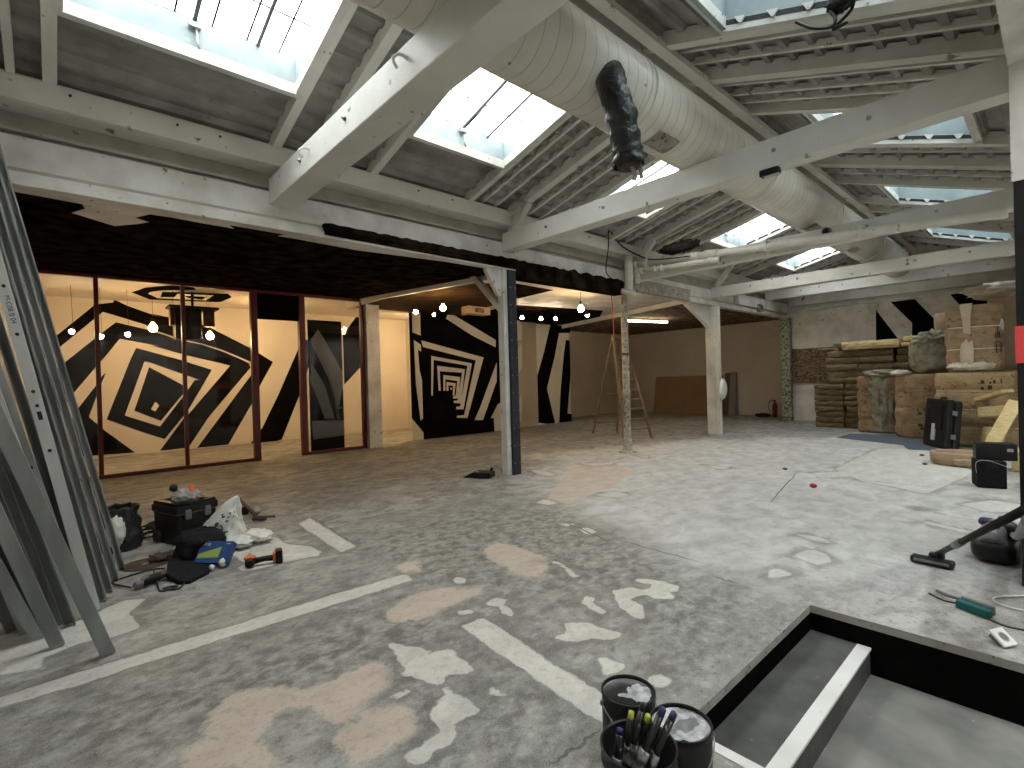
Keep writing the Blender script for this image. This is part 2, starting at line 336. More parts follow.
# ---- floor: one mesh; its stains and screed patches are vertex masks on a fine grid
WHITE_P = [[(-4.813,0.497),(-4.578,0.376),(-4.238,0.399),(-4.216,0.258),(-4.268,0.185),(-4.269,0.074),(-4.201,-0.082),(-4.033,-0.065),(-4.086,-0.171),(-4.117,-0.254),(-4.202,-0.406),(-4.885,-0.466),(-4.797,-0.289),(-4.689,0.007),(-4.71,0.166),(-4.816,0.256),(-4.883,0.38)],
 [(-3.825,-0.382),(-3.832,-0.239),(-3.817,1.008),(-3.786,2.089),(-3.77,2.165),(-3.604,2.146),(-3.647,0.968),(-3.692,-0.231),(-3.685,-0.369)],
 [(-6.06,2.098),(-6.244,2.297),(-4.77,2.2),(-4.723,2.025)],
 [(-5.78,1.449),(-5.955,1.651),(-5.709,1.736),(-5.369,1.744),(-5.239,1.822),(-5.092,1.877),(-4.87,1.887),(-4.772,1.829),(-4.815,1.717),(-4.843,1.551),(-4.832,1.299),(-4.884,1.187),(-5.004,1.201),(-5.074,1.267),(-5.381,1.261),(-5.518,1.208)],
 [(-2.686,1.944),(-2.688,2.136),(-2.351,2.091),(-1.616,2.026),(-1.321,1.937),(-1.219,1.782),(-1.47,1.853),(-2.137,1.895)],
 [(-2.845,1.496),(-2.828,1.521),(-2.741,1.55),(-2.662,1.615),(-2.563,1.614),(-2.555,1.661),(-2.52,1.727),(-2.476,1.751),(-2.424,1.713),(-2.324,1.719),(-2.234,1.694),(-2.231,1.656),(-2.286,1.595),(-2.295,1.543),(-2.243,1.515),(-2.144,1.492),(-2.049,1.501),(-1.937,1.492),(-1.963,1.376),(-1.973,1.305),(-2.063,1.288),(-2.114,1.314),(-2.168,1.439),(-2.243,1.483),(-2.3,1.442),(-2.407,1.432),(-2.481,1.374),(-2.53,1.427),(-2.678,1.463)],
 [(-1.928,1.351),(-1.88,1.316),(-1.848,1.239),(-1.876,1.199),(-1.84,1.143),(-1.863,1.096),(-1.921,1.071),(-1.952,1.101),(-1.938,1.168),(-1.945,1.251)],
 [(-2.35,1.227),(-2.36,1.342),(-2.338,1.374),(-2.306,1.354),(-2.3,1.292),(-2.315,1.257)],
 [(-2.031,1.65),(-2.027,1.69),(-1.998,1.682),(-1.94,1.682),(-1.932,1.666),(-2.002,1.634)],
 [(-2.898,2.058),(-2.833,2.175),(-2.793,2.149),(-2.789,2.085),(-2.842,2.049)],
 [(-2.844,2.275),(-2.856,2.392),(-2.78,2.424),(-2.731,2.356),(-2.615,2.332),(-2.554,2.277),(-2.629,2.266),(-2.748,2.312),(-2.778,2.255)],
 [(-3.363,2.361),(-3.418,2.438),(-3.315,2.463),(-3.233,2.401),(-3.3,2.352)],
 [(-6.449,6.295),(-6.362,6.429),(-5.858,6.31),(-5.787,6.08),(-6.14,6.141)], [(-6.236,7.387),(-5.86,7.9),(-5.706,7.729),(-5.808,7.3)], [(-4.688,4.651),(-4.746,4.876),(-4.466,4.843),(-4.462,4.673)],
 [(-3.834,4.128),(-3.68,4.267),(-3.675,4.116)], [(-3.516,4.136),(-3.497,4.239),(-3.323,4.189),(-3.311,4.05),(-3.402,4.06)], [(-4.378,5.485),(-4.302,5.899),(-4.019,5.792),(-4.035,5.585)],
 [(-6.047,8.931),(-5.697,8.895),(-5.576,8.66)], [(-4.449,8.642),(-3.92,8.63),(-3.942,8.394)], [(-3.092,3.203),(-3.036,3.272),(-2.688,3.131),(-2.701,3.068),(-2.89,3.19)], [(-6.351,7.988),(-6.034,8.557),(-6.04,8.146)],
 [(-2.317,3.081),(-2.262,3.228),(-2.168,3.254),(-2.147,3.306),(-2.165,3.386),(-2.275,3.348),(-2.331,3.398),(-2.24,3.47),(-2.149,3.503),(-2.009,3.502),(-1.956,3.426),(-1.998,3.355),(-1.932,3.328),(-1.925,3.264),(-1.995,3.18),(-2.093,3.203),(-2.146,3.122),(-2.136,3.044),(-2.027,3.037),(-1.93,2.919),(-1.918,2.855),(-1.958,2.842),(-2.116,2.895),(-2.213,2.97)],
 [(-2.395,2.824),(-2.402,2.876),(-2.343,2.904),(-2.31,2.877),(-2.304,2.825),(-2.156,2.777),(-2.15,2.741),(-2.229,2.732),(-2.335,2.766)],
 [(-2.245,2.464),(-2.139,2.567),(-2.04,2.57),(-1.922,2.596),(-1.875,2.61),(-1.874,2.555),(-1.91,2.477),(-1.994,2.437),(-2.024,2.353),(-2.093,2.269),(-2.155,2.258),(-2.17,2.308),(-2.152,2.37)],
 [(-1.838,2.274),(-1.813,2.324),(-1.738,2.318),(-1.669,2.351),(-1.646,2.305),(-1.663,2.237),(-1.661,2.19),(-1.695,2.157),(-1.755,2.213)],
 [(-1.517,2.301),(-1.496,2.364),(-1.452,2.392),(-1.412,2.374),(-1.402,2.332),(-1.43,2.28),(-1.473,2.267)],
 [(-1.618,4.753),(-1.574,5.061),(-1.438,5.007),(-1.345,4.841),(-1.399,4.671),(-1.525,4.713)], [(-1.649,4.283),(-1.612,4.393),(-1.485,4.328),(-1.534,4.176),(-1.589,4.124)], [(-1.103,6.75),(-0.985,6.792),(-0.62,6.647),(-0.644,6.516),(-0.842,6.617)],
 [(-2.592,12.518),(-2.077,13.124),(-1.555,12.418),(-1.501,11.699),(-0.941,10.566),(-1.029,9.722),(-1.22,8.285),(-1.61,8.558),(-1.989,8.691),(-2.566,9.552),(-2.594,10.862)], [(-0.843,7.916),(-0.595,8.378),(-0.359,8.338),(-0.339,7.835),(-0.607,7.668)], [(-2.745,8.973),(-2.444,9.357),(-2.219,8.996),(-2.519,8.622)],
 [(-1.841,5.424),(-1.641,5.499),(-1.439,5.377),(-1.638,5.344)]]
PINK_P = [[(-3.228,1.685),(-3.347,1.968),(-3.318,2.22),(-3.101,2.46),(-3.005,2.358),(-2.995,2.13),(-2.973,1.88),(-2.957,1.771),(-3.063,1.643)],
 [(-2.739,1.168),(-2.711,1.336),(-2.627,1.402),(-2.554,1.369),(-2.442,1.285),(-2.381,1.113),(-2.361,0.976),(-2.466,0.921),(-2.567,0.898),(-2.636,0.802),(-2.534,0.702),(-2.496,0.648),(-2.499,0.557),(-2.697,0.49),(-2.794,0.489),(-2.961,0.645),(-2.928,0.768),(-2.894,0.833),(-2.714,0.952),(-2.707,1.084)],
 [(-2.336,1.091),(-2.291,1.244),(-2.212,1.283),(-2.116,1.273),(-2.059,1.23),(-2.013,1.137),(-1.998,0.983),(-2.006,0.919),(-2.049,0.862),(-2.145,0.916),(-2.26,0.932),(-2.267,1.02)],
 [(-2.697,0.49),(-2.531,0.658),(-2.333,0.683),(-2.227,0.67),(-2.52,0.373),(-2.666,0.387)],
 [(-3.785,3.012),(-3.857,3.252),(-3.66,3.288),(-3.217,3.278),(-3.001,3.141),(-2.899,2.902),(-2.955,2.82),(-3.203,2.824),(-3.499,2.873)],
 [(-3.98,2.162),(-4.027,2.327),(-3.954,2.412),(-3.736,2.313),(-3.739,2.157)],
 [(-4.649,4.775),(-6.129,7.046),(-5.691,7.67),(-4.937,7.352),(-4.586,6.292),(-4.425,5.545),(-4.313,4.889)]]
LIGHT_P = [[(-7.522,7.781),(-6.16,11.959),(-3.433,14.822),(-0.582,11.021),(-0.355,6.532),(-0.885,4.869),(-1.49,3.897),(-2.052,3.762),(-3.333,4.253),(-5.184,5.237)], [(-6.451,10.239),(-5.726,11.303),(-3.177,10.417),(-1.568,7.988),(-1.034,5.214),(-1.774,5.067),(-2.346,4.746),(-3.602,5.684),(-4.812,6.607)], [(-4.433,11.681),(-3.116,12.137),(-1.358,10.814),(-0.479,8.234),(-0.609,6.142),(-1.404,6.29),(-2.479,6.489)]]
DARK_P = [[(-4.986,2.557),(-5.01,2.781),(-5.017,3.244),(-4.562,3.446),(-4.561,2.944),(-4.541,2.516)], [(-1.36,7.465),(-0.991,7.476),(-0.92,7.25),(-1.231,7.265)], [(-1.513,9.324),(-1.216,9.218),(-1.23,8.919),(-1.466,8.942)],
 [(-4.742,3.024),(-4.715,3.586),(-4.518,3.227),(-4.464,2.893)], [(-2.28,1.541),(-2.221,1.666),(-2.074,1.652),(-1.936,1.506),(-2.049,1.501),(-2.144,1.492)], [(-2.456,1.399),(-2.29,1.436),(-2.234,1.477),(-2.172,1.435),(-2.117,1.324),(-2.136,1.279),(-2.264,1.285),(-2.291,1.258),(-2.319,1.377)]]
MOTTLE_P = [[(-5.014,2.038),(-5.151,4.087),(-3.651,4.482),(-1.995,3.816),(-1.475,3.675),(-1.273,2.404),(-2.285,2.894),(-2.968,2.237),(-2.289,2.101),(-1.616,1.946),(-1.338,1.599),(-1.891,1.036),(-2.548,1.012),(-2.55,0.365),(-3.332,0.226),(-3.563,1.224),(-3.393,2.076)],
 [(-3.562,-0.224),(-3.608,0.638),(-3.454,1.768),(-2.916,1.855),(-2.745,0.933),(-2.642,0.272),(-3.106,-0.2)], [(-5.051,3.116),(-4.369,4.77),(-3.055,4.053),(-3.042,3.301)], [(-11.613,0.888),(-10.633,2.98),(-6.655,3.148),(-6.228,2.175),(-9.336,1.719)]]
CRACKS = [[(-3.079,4.117),(-2.074,4.076)], [(-6.382,2.34),(-4.778,2.214)], [(-1.456,1.479),(-1.449,1.817)], [(-2.46,6.439),(-2.963,9.116)], [(-4.73,3.748),(-4.757,4.432)], [(-2.301,8.775),(-1.144,8.823)], [(-5.669,2.675),(-5.709,3.529)],
 [(-3.904,4.255),(-2.908,3.981)], [(-1.917,3.862),(-1.693,3.856)]]
def sdist(px, py, poly):
    poly = np.array(poly); n = len(poly); d = np.full(px.shape, 1e9); ins = np.zeros(px.shape, bool)
    for i in range(n):
        a, b = poly[i], poly[(i + 1) % n]; e = b - a; L = max(e @ e, 1e-9)
        t = np.clip(((px - a[0]) * e[0] + (py - a[1]) * e[1]) / L, 0, 1)
        d = np.minimum(d, np.hypot(px - a[0] - t * e[0], py - a[1] - t * e[1]))
        c = ((a[1] > py) != (b[1] > py)) & (px < (b[0] - a[0]) * (py - a[1]) / (b[1] - a[1] + 1e-12) + a[0]); ins ^= c
    return np.where(ins, d, -d)
def floor_mesh():
    blocks = [(-7.0, -1.2, -.42, 5.02, .035), (-1.2, -.0, 3.83, 5.02, .035), (-1.2, -.0, -.42, 2.095, .035), (-9.0, -.0, 5.02, 16.52, .07)]
    V = []; F = []; A = {k: [] for k in ('screed', 'pink', 'light', 'dark', 'mottle', 'crack')}; off = 0
    for x0, x1, y0, y1, d in blocks:
        nx = max(1, round((x1 - x0) / d)); ny = max(1, round((y1 - y0) / d))
        X, Y = np.meshgrid(np.linspace(x0, x1, nx + 1), np.linspace(y0, y1, ny + 1), indexing='ij')
        X = X.ravel(); Y = Y.ravel()
        for key, polys in (('screed', WHITE_P), ('pink', PINK_P), ('light', LIGHT_P), ('dark', DARK_P), ('mottle', MOTTLE_P)):
            rng = 1.2 if key == 'light' else (.8 if key == 'mottle' else .3)
            a = np.full(X.shape, -1.0)
            for P in polys:
                Q = np.array(P)
                w = (X > Q[:, 0].min() - rng) & (X < Q[:, 0].max() + rng) & (Y > Q[:, 1].min() - rng) & (Y < Q[:, 1].max() + rng)
                if w.any(): a[w] = np.maximum(a[w], np.clip(sdist(X[w], Y[w], P) / rng, -1, 1))
            A[key].append(a)
        A['crack'].append(np.full(X.shape, -1.0))
        V.append(np.stack([X, Y, np.zeros_like(X)], 1))
        i, j = np.meshgrid(np.arange(nx), np.arange(ny), indexing='ij'); k = (i * (ny + 1) + j).ravel() + off
        F.append(np.stack([k, k + ny + 1, k + ny + 2, k + 1], 1)); off += len(X)
    for x0, x1, y0, y1 in [(-17, -7, -.6, 5.02), (-7, 2, -.6, -.42), (-17, -9, 5.02, 21), (-9, 2, 16.52, 21), (0, 2, 3.83, 16.52), (0, 2, -.42, 2.095)]:
        V.append(np.array([(x0, y0, 0), (x1, y0, 0), (x1, y1, 0), (x0, y1, 0)], float)); F.append(np.array([[off, off + 1, off + 2, off + 3]])); off += 4
        for k in A: A[k].append(np.full(4, -1.0))
    rc = random.Random(3)
    for p, q in CRACKS:
        p = np.array(p); q = np.array(q); n = 14; e = q - p; nn = np.array([-e[1], e[0]]) / np.hypot(*e); W = []
        for k in range(n + 1):
            m = p + e * k / n + nn * rc.uniform(-.012, .012); w = .009 * min(1, 4 * k / n, 4 * (n - k) / n) + .001
            W += [(*(m + nn * w), .0008), (*(m - nn * w), .0008)]
        V.append(np.array(W)); F.append(np.array([[off + 2 * k, off + 2 * k + 1, off + 2 * k + 3, off + 2 * k + 2] for k in range(n)])); off += len(W)
        for k2 in A: A[k2].append(np.full(len(W), 1.0 if k2 == 'crack' else -1.0))
    V = np.concatenate(V); F = np.concatenate(F)
    me = bpy.data.meshes.new('floor'); me.from_pydata(V.tolist(), [], F.tolist())
    for k in A:
        at = me.attributes.new(k, 'FLOAT', 'POINT'); at.data.foreach_set('value', np.concatenate(A[k]).astype(np.float32))
    me.update(); return me
def floor_mat():
    m = bpy.data.materials.new('worn_concrete'); m.use_nodes = True; nt = m.node_tree; N = nt.nodes; L = nt.links; b = N['Principled BSDF']
    g = N.new('ShaderNodeNewGeometry')
    def noise(sc, det=6, rot=0, stretch=(1, 1, 1), dist=0.0):
        mp = N.new('ShaderNodeMapping'); mp.inputs['Scale'].default_value = stretch; mp.inputs['Rotation'].default_value = (0, 0, rot); L.new(g.outputs['Position'], mp.inputs['Vector'])
        n = N.new('ShaderNodeTexNoise'); n.inputs['Scale'].default_value = sc; n.inputs['Detail'].default_value = det; n.inputs['Roughness'].default_value = .62; n.inputs['Distortion'].default_value = dist
        L.new(mp.outputs[0], n.inputs['Vector']); return n.outputs['Fac']
    def ramp(f, *st):
        r = N.new('ShaderNodeValToRGB'); e = r.color_ramp.elements
        while len(e) < len(st): e.new(.5)
        for q, (p, c) in zip(e, st): q.position = p; q.color = (*c, 1) if not isinstance(c, float) else (c, c, c, 1)
        L.new(f, r.inputs['Fac']); return r.outputs['Color']
    def mix(f, a, c2):
        x = N.new('ShaderNodeMix'); x.data_type = 'RGBA'; L.new(f, x.inputs['Factor']); L.new(a, x.inputs['A'])
        if isinstance(c2, tuple): x.inputs['B'].default_value = (*c2, 1)
        else: L.new(c2, x.inputs['B'])
        return x.outputs['Result']
    def mth(op, a, bb, c=None):
        x = N.new('ShaderNodeMath'); x.operation = op
        for i, q in enumerate((a, bb, c)):
            if q is None: continue
            if isinstance(q, (int, float)): x.inputs[i].default_value = q
            else: L.new(q, x.inputs[i])
        return x.outputs[0]
    def att(k):
        a = N.new('ShaderNodeAttribute'); a.attribute_name = k; return a.outputs['Fac']
    def mask(k, nz, amt, w):
        v = mth('MULTIPLY_ADD', mth('SUBTRACT', nz, .5), amt, att(k))
        r = N.new('ShaderNodeMapRange'); r.interpolation_type = 'SMOOTHSTEP'; r.inputs['From Min'].default_value = -w; r.inputs['From Max'].default_value = w; L.new(v, r.inputs[0]); return r.outputs[0]
    n1 = noise(.9, 8, .3, (1, 1, 1), .6); n2 = noise(5, 10, .5, (1, .65, 1), .4); n3 = noise(21, 10, .4, (1, .8, 1), .3); n4 = noise(70, 4)
    base = ramp(n1, (.3, (.17, .168, .157)), (.5, (.3, .297, .275)), (.7, (.43, .422, .392)))
    base = mix(ramp(n2, (.47, 0.0), (.64, .75)), base, (.12, .104, .1))
    base = mix(ramp(n2, (.3, .75), (.42, 0.0)), base, (.5, .49, .455))
    base = mix(ramp(n3, (.54, 0.0), (.66, .65)), base, (.075, .073, .068))
    base = mix(ramp(n3, (.32, .5), (.42, 0.0)), base, (.56, .55, .51))
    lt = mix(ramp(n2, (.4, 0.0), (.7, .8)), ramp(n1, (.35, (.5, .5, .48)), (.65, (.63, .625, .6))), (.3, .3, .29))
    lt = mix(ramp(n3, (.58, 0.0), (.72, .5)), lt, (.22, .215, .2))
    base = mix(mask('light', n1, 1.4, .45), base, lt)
    base = mix(mth('MULTIPLY', mask('dark', n2, .5, .25), .6), base, (.11, .108, .1))
    n6 = noise(10, 10, .5, (1, .75, 1), .15)
    mo = mix(ramp(n6, (.43, 0.0), (.6, 1.0)), ramp(n3, (.35, (.38, .378, .35)), (.6, (.24, .238, .218))), (.09, .091, .082))
    base = mix(mth('MULTIPLY', mask('mottle', n1, 1.2, .6), .85), base, mo)
    pk = mix(ramp(n3, (.52, 0.0), (.72, .6)), ramp(n2, (.3, (.6, .5, .42)), (.7, (.5, .41, .335))), (.27, .25, .22))
    base = mix(mth('MULTIPLY', mask('pink', mth('ADD', mth('MULTIPLY', n3, .5), mth('MULTIPLY', n2, .5)), 1.3, .07), .85), base, pk)
    halo = N.new('ShaderNodeMapRange'); halo.interpolation_type = 'SMOOTHSTEP'; halo.inputs['From Min'].default_value = -.42; halo.inputs['From Max'].default_value = .0; L.new(mth('MULTIPLY_ADD', mth('SUBTRACT', n2, .5), 1.4, att('screed')), halo.inputs[0])
    base = mix(mth('MULTIPLY', halo.outputs[0], .5), base, (.125, .126, .112))
    wh = mix(ramp(n3, (.5, 0.0), (.68, .6)), ramp(n2, (.3, (.66, .65, .6)), (.65, (.5, .49, .45))), (.36, .352, .32))
    base = mix(mask('screed', mth('ADD', mth('MULTIPLY', n3, .35), mth('MULTIPLY', n2, .65)), .5, .025), base, wh)
    base = mix(mth('MULTIPLY', mask('crack', n3, .1, .1), .75), base, (.05, .048, .045))
    base = mix(ramp(n4, (.6, 0.0), (.7, .55)), base, (.09, .087, .08))
    n5 = noise(140, 3); base = mix(ramp(n5, (.34, .4), (.46, 0.0)), base, (.58, .57, .53))
    L.new(base, b.inputs['Base Color'])
    rr = N.new('ShaderNodeMapRange'); rr.inputs['To Min'].default_value = .42; rr.inputs['To Max'].default_value = .75; L.new(n2, rr.inputs[0]); L.new(rr.outputs[0], b.inputs['Roughness'])
    bp = N.new('ShaderNodeBump'); bp.inputs['Strength'].default_value = .25; bp.inputs['Distance'].default_value = .01; L.new(n3, bp.inputs['Height']); L.new(bp.outputs[0], b.inputs['Normal'])
    return m
fm = floor_mesh(); fm.materials.append(floor_mat())
fo = bpy.data.objects.new('floor', fm); COL.objects.link(fo); tag(fo, 'worn grey concrete floor with white screed patches', 'floor', None, 'structure')

# ---- pit with steps
g = G()
g.b2((PX0 - .1, PY0, -.5), (PX0, PY1 + .1, -.05)); g.b2((PX0, PY1, -.5), (PX1, PY1 + .1, -.05))
g.b2((PX0 - .1, PY0 - .1, -.5), (PX1, PY0, -.05))
g.b2((PX0 - .06, PY0, -.05), (PX0, PY1, -.0005), 1); g.b2((PX0 - .06, PY1, -.05), (PX1, PY1 + .06, -.0005), 1); g.b2((PX0, PY0 - .05, -.05), (PX1, PY0 + .004, .004), 2)
st('wall_pit', g, [BLACK, CURBF, NOSE], 'black painted sides of the sunken stairwell beside the paint tins', 'wall')
g = G(); g.b2((PX0, PY0, -.34), (-.925, PY1, -.17)); g.b2((-.925, PY0, -.34), (-.86, PY1, -.185))
s1 = st('stair_step', g, PITFLOOR, 'dark worn step inside the sunken stairwell', 'step')
g = G(); g.b2((-.93, PY0, -.185), (-.852, PY1, -.166)); mk('nosing', g, NOSE, s1, 'white painted nosing', bevel=.004)
g = G(); g.b2((-.86, PY0, -.5), (PX1, PY1, -.34)); st('floor_pit', g, PITLOW, 'grey lower floor of the sunken stairwell', 'floor')

# ---- murals and walls (paint shapes lie in the wall's own mesh, 2 mm proud)
def wallX(name, x, y0, y1, z0, z1, th, m, label, paints=(), sgn=1, extra=None):
    g = G(); g.b2((x - th * sgn, y0, z0), (x, y1, z1))
    for k, (poly, mi) in enumerate(paints): g.prism(poly, lambda u, v, w: (x + w * sgn, u, v), .002 + .0008 * k, mi)
    if extra: extra(g)
    return st(name, g, m, label, 'wall')
M1 = [([(-0.337,2.462),(0.13,2.974),(0.849,3.764),(1.203,3.848),(1.205,3.93),(1.487,3.784),(2.159,3.537),(1.948,3.629),(3.21,3.376),(4.338,2.771),(4.511,2.66),(4.938,2.375),(4.522,1.62),(4.349,1.213),(3.674,0.03),(2.908,0.018),(4.349,2.031),(4.357,2.303),(4.327,2.379),(3.576,2.717),(3.041,2.884),(2.619,2.976),(2.103,3.162),(1.825,3.33),(0.994,3.596),(0.181,2.705),(-0.344,2.148)], 1),
 ([(-0.355,1.7),(0.312,2.398),(0.829,2.939),(1.242,3.353),(1.768,3.226),(2.046,3.143),(2.589,2.95),(3.102,2.85),(3.607,2.662),(4.069,2.446),(4.273,2.334),(4.309,2.204),(3.213,0.845),(2.711,0.053),(2.289,0.032),(2.07,0.037),(2.612,0.839),(2.694,0.903),(3.779,2.268),(3.357,2.348),(3.762,2.276),(2.682,2.556),(1.926,2.799),(2.117,2.782),(1.309,2.941),(0.952,2.404),(0.889,2.326),(0.392,1.595),(0.145,1.179)], 1),
 ([(1.018,2.094),(0.941,2.018),(0.862,1.846),(0.468,1.234),(0.305,0.908),(0.397,0.077),(1.542,0.049),(1.388,0.213),(0.952,0.666),(0.665,1.014),(0.857,1.635)], 1),
 ([(1.633,2.719),(2.604,2.415),(3.319,2.149),(2.717,1.039),(2.179,0.326),(1.685,0.563),(0.998,0.933),(1.506,2.408)], 1),
 ([(1.796,2.37),(1.914,2.342),(3.014,1.871),(2.897,1.87),(2.692,1.544),(2.086,0.671),(1.36,1.006)], 2),
 ([(1.892,2.229),(2.671,1.709),(2.63,1.512),(2.107,0.813),(1.553,1.113)], 1),
 ([(2.002,1.319),(2.083,1.225),(1.995,1.066),(1.903,1.133)], 2),
 ([(5.675,2.752),(5.061,1.384),(4.581,0.426),(4.223,-0.037),(4.219,-0.185),(5.12,0.032),(5.797,1.62),(6.057,2.44),(6.102,3.082),(5.865,3.074)], 1),
 ([(7.135,3.265),(7.778,4.124),(8.046,4.544),(8.108,2.382),(7.762,2.261),(7.142,1.643)], 1)]
M1[4] = (M1[4][0], 2)
def zfix(paints):                      # inner shapes lie over outer ones
    return paints
wallX('wall_left', -16.0, -.6, 9.6, 0, 4.0, .2, [WHITE2, BLACK, WHITE2], 'cream wall with black nested pentagon mural behind the glass partition', M1)
M2 = [([(8.741,3.528),(8.854,3.723),(10.677,2.955),(10.668,2.714),(9.682,3.072)], 2), ([(7.858,2.845),(10.15,2.379),(9.439,0.506),(9.033,0.546),(9.049,0.604),(9.315,0.604),(9.831,2.283),(7.917,2.656)], 2),
 ([(8.187,2.402),(9.674,2.191),(9.299,0.785),(9.027,0.8),(9.03,0.877),(9.176,0.881),(9.496,2.118),(8.264,2.289),(8.202,1.247),(8.148,1.249)], 2),
 ([(8.381,2.118),(9.394,2.01),(9.209,0.969),(8.94,1),(8.942,1.058),(9.087,1.064),(9.286,1.903),(8.465,1.956),(8.48,1.38),(8.411,1.382)], 2),
 ([(8.593,1.84),(9.207,1.773),(9.126,1.121),(8.923,1.13),(8.925,1.189),(9.02,1.214),(9.093,1.656),(8.658,1.711),(8.647,1.374),(8.577,1.377)], 2),
 ([(8.698,1.635),(9.033,1.586),(8.969,1.216),(8.911,1.219),(8.936,1.512),(8.765,1.534),(8.76,1.371),(8.689,1.373)], 2),
 ([(8.834,1.456),(8.891,1.454),(8.889,1.396),(8.832,1.398)], 2), ([(10.692,2.227),(10.67,1.625),(10.055,0.401),(9.719,0.425),(9.951,0.808)], 2), ([(10.684,0.863),(10.379,0.44),(10.502,0.432),(10.518,-0.042),(11.163,-0.067),(11.206,1.096)], 2),
 ([(11.615,3.876),(11.868,3.491),(11.849,3.002),(11.582,2.992),(11.169,3.397),(11.261,3.852)], 2), ([(11.813,2.868),(11.844,2.869),(11.812,2.023),(11.568,1.796),(11.566,2.565)], 2), ([(11.569,0.8),(11.782,1.22),(11.744,0.217),(11.548,0.232)], 2)]
g = G(); g.b2((-12.6, 7.85, 0), (-12.4, 11.25, 3.8), 1)
for k, (poly, mi) in enumerate(M2): g.prism(poly, lambda u, v, w: (-12.4 + w, u, v), .003, mi)
g.add([(-12.4, 7.85, 0), (-12.4, 7.85, 3.8), (-12.6, 7.6, 3.8), (-12.6, 7.6, 0), (-12.6, 7.85, 0), (-12.6, 7.85, 3.8), (-12.75, 7.72, 3.8), (-12.75, 7.72, 0)], [(0, 1, 2, 3), (4, 7, 6, 5), (2, 6, 7, 3), (1, 5, 6, 2)], 1)
def ret(u, z, w): d = Vector((-.2, -.25, 0)); n = Vector((.25, -.2, 0)).normalized(); p = Vector((-12.4, 7.85, 0)) + d * u + n * w; return (p.x, p.y, z)
for poly in ([(.0, 2.98), (.72, 3.08), (.72, 3.8), (0, 3.8)], [(0, 2.72), (.62, 2.86), (.55, 1.6), (.22, .55), (0, .6), (0, 1.7), (.2, 2.0), (.28, 2.58), (0, 2.52)], [(0, 0), (1, 0), (1, .62), (0, .2)]): g.prism(poly, ret, .003, 2)
st('wall_mural', g, [WHITE2, BLACK, WHITE2], 'black aisle wall painted with white nested square spiral', 'wall')
M3 = [([(13.729,3.696),(14.826,3.758),(14.811,3.399),(14.181,3.371),(13.913,2.506),(13.435,1.287),(13.815,0.046),(13.782,-0.065),(12.919,0.082),(12.921,1.699),(13.326,2.621)], 1), ([(14.555,3.129),(14.769,3.104),(14.775,1.8),(14.538,0.315),(14.782,0.267),(14.766,-0.123),(14.044,-0.067),(14.193,1.296),(14.417,2.577)], 1)]
wallX('wall_striped', -12.8, 12.75, 14.75, 0, 3.75, .2, [WHITE2, BLACK], 'white wall stub with tall black angular stripes in the aisle', M3)
g = G(); g.b2((-12.72, 11.25, 0), (-12.6, 12.75, 3.75)); st('wall_recess', g, BEIGE, 'beige recessed wall between the spiral mural and the striped stub', 'wall')
g = G(); g.b2((-14.2, 14.6, 0), (-14.05, 20.6, 3.9)); st('wall_store_left', g, BEIGE, 'beige side wall of the store bay behind the ladder', 'wall')
g = G(); g.b2((-14.05, 14.6, 0), (-13.0, 14.75, 3.9)); st('wall_store_front', g, BEIGE, 'short beige wall joining the striped stub to the store', 'wall')
g = G(); g.b2((-14.2, 20.4, 0), (-6.2, 20.6, 3.9)); st('wall_store_back', g, STORE, 'grey beige rear wall of the store bay behind leaning cardboard', 'wall')
g = G(); g.b2((-16, 9.5, 0), (-12.6, 9.6, 4)); st('wall_room_end', g, WHITE2, 'cream end wall of the glazed room', 'wall')
M4 = [([(-3.821,3.47),(-3.839,2.286),(-3.081,2.236),(-3.342,2.637)], 1), ([(-3.452,3.659),(-2.88,3.666),(-2.433,3.018),(-2.2,3.017),(-1.533,2.944),(-1.55,1.959),(-2.972,2.04),(-2.955,2.981)], 1), ([(-2.096,3.687),(-0.7,3.72),(-0.709,3.179),(-1.877,3.328)], 1)]
g = G(); g.b2((-6.42, 18.6, 0), (2, 18.8, 5.6), 0)
for poly, mi in M4: g.prism(poly, lambda u, v, w: (u, 18.6 - w, v), .003, mi)
g.b2((-6.42, 18.8, 0), (-6.25, 20.4, 3.9)); g.b2((-6.8, 18.6, 3.7), (-6.42, 18.8, 5.2))
st('wall_back', g, [WHITE, BLACK], 'white rear wall with black and white angular mural above the insulation', 'wall')
g = G(); g.b2((-17, FRONT - .15, 0), (2, FRONT, 5.6)); st('wall_front', g, WHITE, 'white front wall the metal studs lean against', 'wall')
g = G(); g.b2((1.8, FRONT, -.5), (1.95, 18.8, 5.6)); st('wall_right', g, WHITE, 'white side wall beyond the right columns', 'wall')

# ---- aisle ceilings
BLK_EDGE = [(-6.611,-0.221),(-6.663,0.276),(-6.828,0.305),(-7.146,0.203),(-7.518,0.602),(-7.171,0.804),(-6.998,0.878),(-6.882,0.738),(-6.619,0.833),(-6.594,1.028),(-6.628,1.272),(-6.637,1.664),(-6.488,1.576),(-6.391,1.828),(-6.303,2.104),(-6.377,2.175),(-6.64,2.141),(-6.634,2.372),(-6.713,3.225)]
def ca(x): return 3.5 + .31 * (-6.5 - x) / 5.6
g = G(); g.add([(-12.15, FRONT, ca(-12.15)), (-6.45, FRONT, ca(-6.45)), (-6.45, 5.9, ca(-6.45)), (-12.15, 5.9, ca(-12.15)), (-12.15, FRONT, 3.98), (-6.45, FRONT, 3.98), (-6.45, 5.9, 3.98), (-12.15, 5.9, 3.98)], [(0, 1, 2, 3), (7, 6, 5, 4), (0, 4, 5, 1), (1, 5, 6, 2), (2, 6, 7, 3), (3, 7, 4, 0)])
